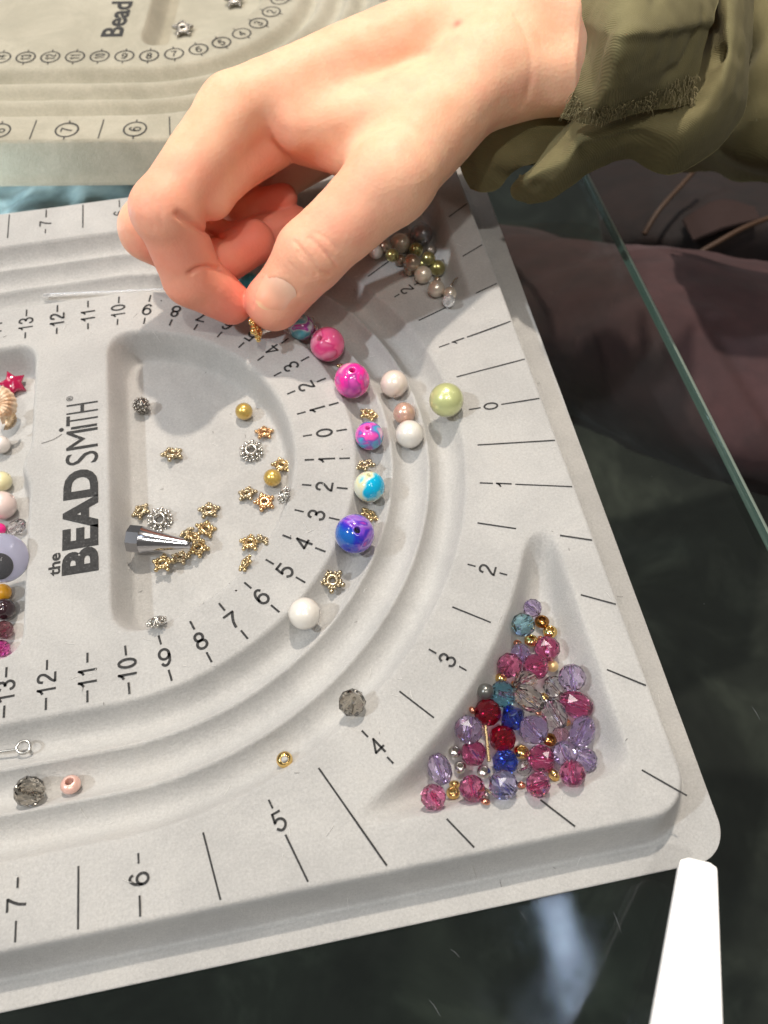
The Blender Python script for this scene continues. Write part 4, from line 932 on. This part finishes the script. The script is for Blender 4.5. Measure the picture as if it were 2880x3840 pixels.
# frayed threads along the cuff's raw edge
P = []
edge = np.concatenate([top[-1]]); 
for i in range(620):
    t = RNG.random() * (len(edge) - 1.01); a = int(t); p = edge[a] * (1 - t + a) + edge[a + 1] * (t - a) + RNG.normal(0, .02, 3)
    up = top[-12 if i % 3 else -18][a] - top[-1][a]; up /= np.linalg.norm(up)
    s0 = p + up * RNG.uniform(.0, .75) + camdir(0, 0, .16); L = RNG.uniform(.07, .26); d = -up * L + RNG.normal(0, .05, 3)
    P.append(tube([s0, s0 + d * .5 + camdir(0, 0, .05), s0 + d], [.014, .012, .005], 4, False))
v, f = join_parts(P); fr = link('fringe', mesh_np('fringe', v, f), cloth_mat('frayed thread', (.33, .28, .15), (.20, .17, .08)), cuff); fr['kind'] = 'stuff'
V, F, top = patch([[(1945, 665, 2.6), (1915, 705, 2.1), (1925, 745, 1.7), (1985, 764, 1.5)], [(2000, 632, 3.0), (2000, 660, 3.1), (2020, 700, 2.6), (2048, 750, 1.8)],
    [(2085, 530, 3.4), (2100, 580, 3.9), (2115, 640, 3.6), (2132, 702, 2.5)], [(2190, 400, 3.8), (2200, 470, 4.6), (2210, 560, 4.2), (2218, 638, 2.9)],
    [(2400, 300, 4.2), (2400, 400, 4.9), (2390, 500, 4.6), (2350, 592, 3.1)], [(2600, 160, 4.6), (2600, 330, 5.2), (2580, 500, 4.8), (2530, 655, 3.0)],
    [(2620, 0, 5.0), (2700, 180, 5.8), (2740, 330, 5.2), (2764, 480, 3.4)], [(2610, -200, 6), (2710, -60, 6.6), (2790, 60, 6.0), (2816, 200, 4.4)], [(2610, -500, 7), (2710, -420, 7.2), (2800, -350, 6.6), (2850, -250, 5.6)]],
    120, 50, .14, .05, .5, 8, [([(2640, 110, 6.0), (2680, 200, 5.8), (2740, 225, 5.4)], .22, .45), ([(2200, 560, 4.2), (2400, 500, 4.5), (2600, 400, 5)], .3, .15)])
link('jacket_sleeve', mesh_np('jacket_sleeve', V, F), M_OLIVE, sl)
V, F, top = patch([[(1690, 470, 3.0), (1850, 440, 3.6), (2220, 400, 4.0)], [(1705, 540, 2.6), (1860, 530, 3.1), (2180, 520, 3.4)], [(1718, 630, 1.9), (1850, 625, 2.4), (1975, 620, 2.7)], [(1762, 712, 1.2), (1850, 722, 1.3), (1915, 672, 1.9)]], 50, 50, .12, .10, .9, 12)
link('sleeve_lining', mesh_np('sleeve_lining', V, F), M_OLIVE, sl)
V, F, top = patch([[(2700, -420, 3.6), (2900, -420, 4.4), (3300, -420, 4)], [(2740, 0, 1.5), (2880, 20, 3.0), (3300, 50, 2.4)], [(2700, 300, -.5), (2870, 320, 1.6), (3300, 350, 1.0)], [(2600, 540, -2.5), (2850, 590, -.6), (3300, 620, -1)], [(2560, 640, -6), (2850, 700, -4), (3300, 730, -5)]], 50, 50, .14, .2, .3, 15)
link('jacket_body', mesh_np('jacket_body', V, F), M_OLIVE, sl)
V, F, top = patch([[(1650, 800, -19), (2000, 860, -18), (2250, 925, -17), (2500, 940, -17), (2880, 1015, -18), (3400, 1110, -19)],
    [(1690, 850, -14), (2000, 900, -11.5), (2250, 937, -9.8), (2500, 952, -9.6), (2880, 1027, -9.8), (3400, 1120, -11)], [(1750, 1050, -12), (2000, 1060, -9.6), (2250, 1100, -8), (2500, 1120, -7.8), (2880, 1200, -8), (3400, 1300, -9)],
    [(1850, 1300, -12.5), (2050, 1300, -10), (2300, 1350, -8.5), (2550, 1400, -8), (2880, 1450, -8.2), (3400, 1550, -9)], [(1950, 1500, -16), (2150, 1540, -14), (2400, 1640, -12), (2650, 1720, -10.5), (2880, 1790, -10.5), (3400, 1850, -12)],
    [(1980, 1560, -24), (2180, 1600, -22), (2430, 1700, -20), (2680, 1780, -19), (2900, 1850, -19), (3400, 1900, -20)]], 110, 120, .2, .20, .22, 21)
link('trousers', mesh_np('trousers', V, F), M_MAUVE, sl)
# ------------------------------------------------------------------ bag beyond the edge of the table
bag = link('leather_bag', None, loc=at(2650, 800, -26)); tag(bag, 'dark brown leather bag with tan edging, in shadow between the jacket and the mauve cloth', 'bag')
def kid(name, V, F, m, smooth=True): return link(name, mesh_np(name, V - at(2650, 800, -26), F, smooth), m, bag)
V, F, top = patch([[(2200, 560, -26), (2500, 540, -25), (2800, 520, -26), (3200, 500, -27)], [(2220, 700, -23), (2500, 690, -21), (2800, 680, -21), (3200, 660, -23)], [(2260, 900, -22), (2500, 880, -19.5), (2800, 860, -19.5), (3200, 850, -22)], [(2300, 1100, -26), (2500, 1080, -24), (2800, 1060, -24), (3200, 1050, -26)]], 50, 60, .3, .12, .4, 31)
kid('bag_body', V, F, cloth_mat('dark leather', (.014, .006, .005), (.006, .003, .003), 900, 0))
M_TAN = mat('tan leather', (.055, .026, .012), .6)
for pts in ([(2640, 600, -17), (2560, 690, -17.2), (2470, 790, -17.6), (2415, 880, -18.5)], [(2560, 985, -17.8), (2680, 915, -17.2), (2800, 850, -17), (2960, 790, -17.5)]):
    V, F = tube(catmull([at(*p) for p in pts], 24), .17, 8); kid('edging', V, F, M_TAN)
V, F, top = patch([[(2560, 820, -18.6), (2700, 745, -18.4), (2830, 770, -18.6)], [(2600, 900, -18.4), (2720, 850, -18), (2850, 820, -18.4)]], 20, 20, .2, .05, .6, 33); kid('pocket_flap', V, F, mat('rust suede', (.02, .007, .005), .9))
# ------------------------------------------------------------------ pale paper under the glass, floor, ceiling lamp
V, F, top = patch([[(-900, 560, -5.5), (0, 560, -5), (420, 570, -4.8), (1000, 600, -5), (1700, 620, -7)], [(-900, 740, -4.6), (0, 730, -3.8), (400, 740, -3.4), (1000, 750, -3.8), (1600, 740, -6)], [(-900, 1000, -5.5), (0, 990, -5), (420, 990, -5), (1000, 1000, -5), (1500, 1000, -7)]], 50, 90, .05, .25, .5, 41)
pp = mat('pale blue wrapping', (.40, .52, .58), .35); k = N(pp); k.l(k.ramp(k.noise(k.coord(), 28, 4, .6, .8), [(.35, (.12, .15, .17)), (.5, (.34, .40, .43)), (.7, (.62, .66, .68))]), k.b.inputs['Base Color'])
tag(link('wrapping_paper', mesh_np('wrapping_paper', V, F), pp), 'crumpled pale blue wrapping under the glass between the two boards', 'wrapping')
l = bpy.data.lights.new('added_wrapping_light', 'AREA'); l.shape = 'DISK'; l.size = .04; l.energy = .22; l.color = (.80, .92, 1.0)      # unseen light added under the glass to brighten the wrapping
o = bpy.data.objects.new('added_wrapping_light', l); COL.objects.link(o); o.location = Vector((-21, 14.5, -2.3)) * CM; o.rotation_euler = Vector((1, .03, -.13)).to_track_quat('-Z', 'Y').to_euler()
fl = mat('carpet with painted reflections', (.03, .03, .028), .9); k = N(fl)
k.l(k.ramp(k.noise(k.coord(), 7, 6, .65, .6), [(.38, (.010, .011, .009)), (.52, (.022, .024, .019)), (.64, (.055, .058, .046)), (.76, (.11, .105, .085))]), k.b.inputs['Base Color'])  # paler blotches painted in place of reflections on the glass above
n_ = 30; gx = np.linspace(-400, 400, n_); X, Y = np.meshgrid(gx, gx, indexing='ij'); V = np.column_stack([X.ravel(), Y.ravel(), np.full(n_ * n_, -72.0)])
tag(link('floor', mesh_np('floor', V, grid_faces(n_, n_)), fl), 'dark carpet far below the glass, with reflections painted as pale mottling', kind='structure')
lampo = link('ceiling_lamp', None, loc=(37, -14, 200)); tag(lampo, 'blue white ceiling strip lamp seen only as a streak reflected in the glass', 'lamp')
v, f = box_geo(-6, 6, -28, 28, .3, 3.5); link('lamp_housing', mesh_np('lamp_housing', v, f, False), mat('lamp housing', (.7, .7, .7), .5), lampo)
em = mat('lamp panel', (.8, .85, 1), .5, Emission_Strength=9.0); em.node_tree.nodes['Principled BSDF'].inputs['Emission Color'].default_value = (.62, .74, 1, 1)
V = []; nn = 14
for i in range(nn):
    for j in range(6): V.append((-3.2 + 6.4 * j / 5, -26 + 52 * i / (nn - 1), .0))
link('lamp_panel', mesh_np('lamp_panel', V, grid_faces(nn, 6)), em, lampo)
#/ROOM#
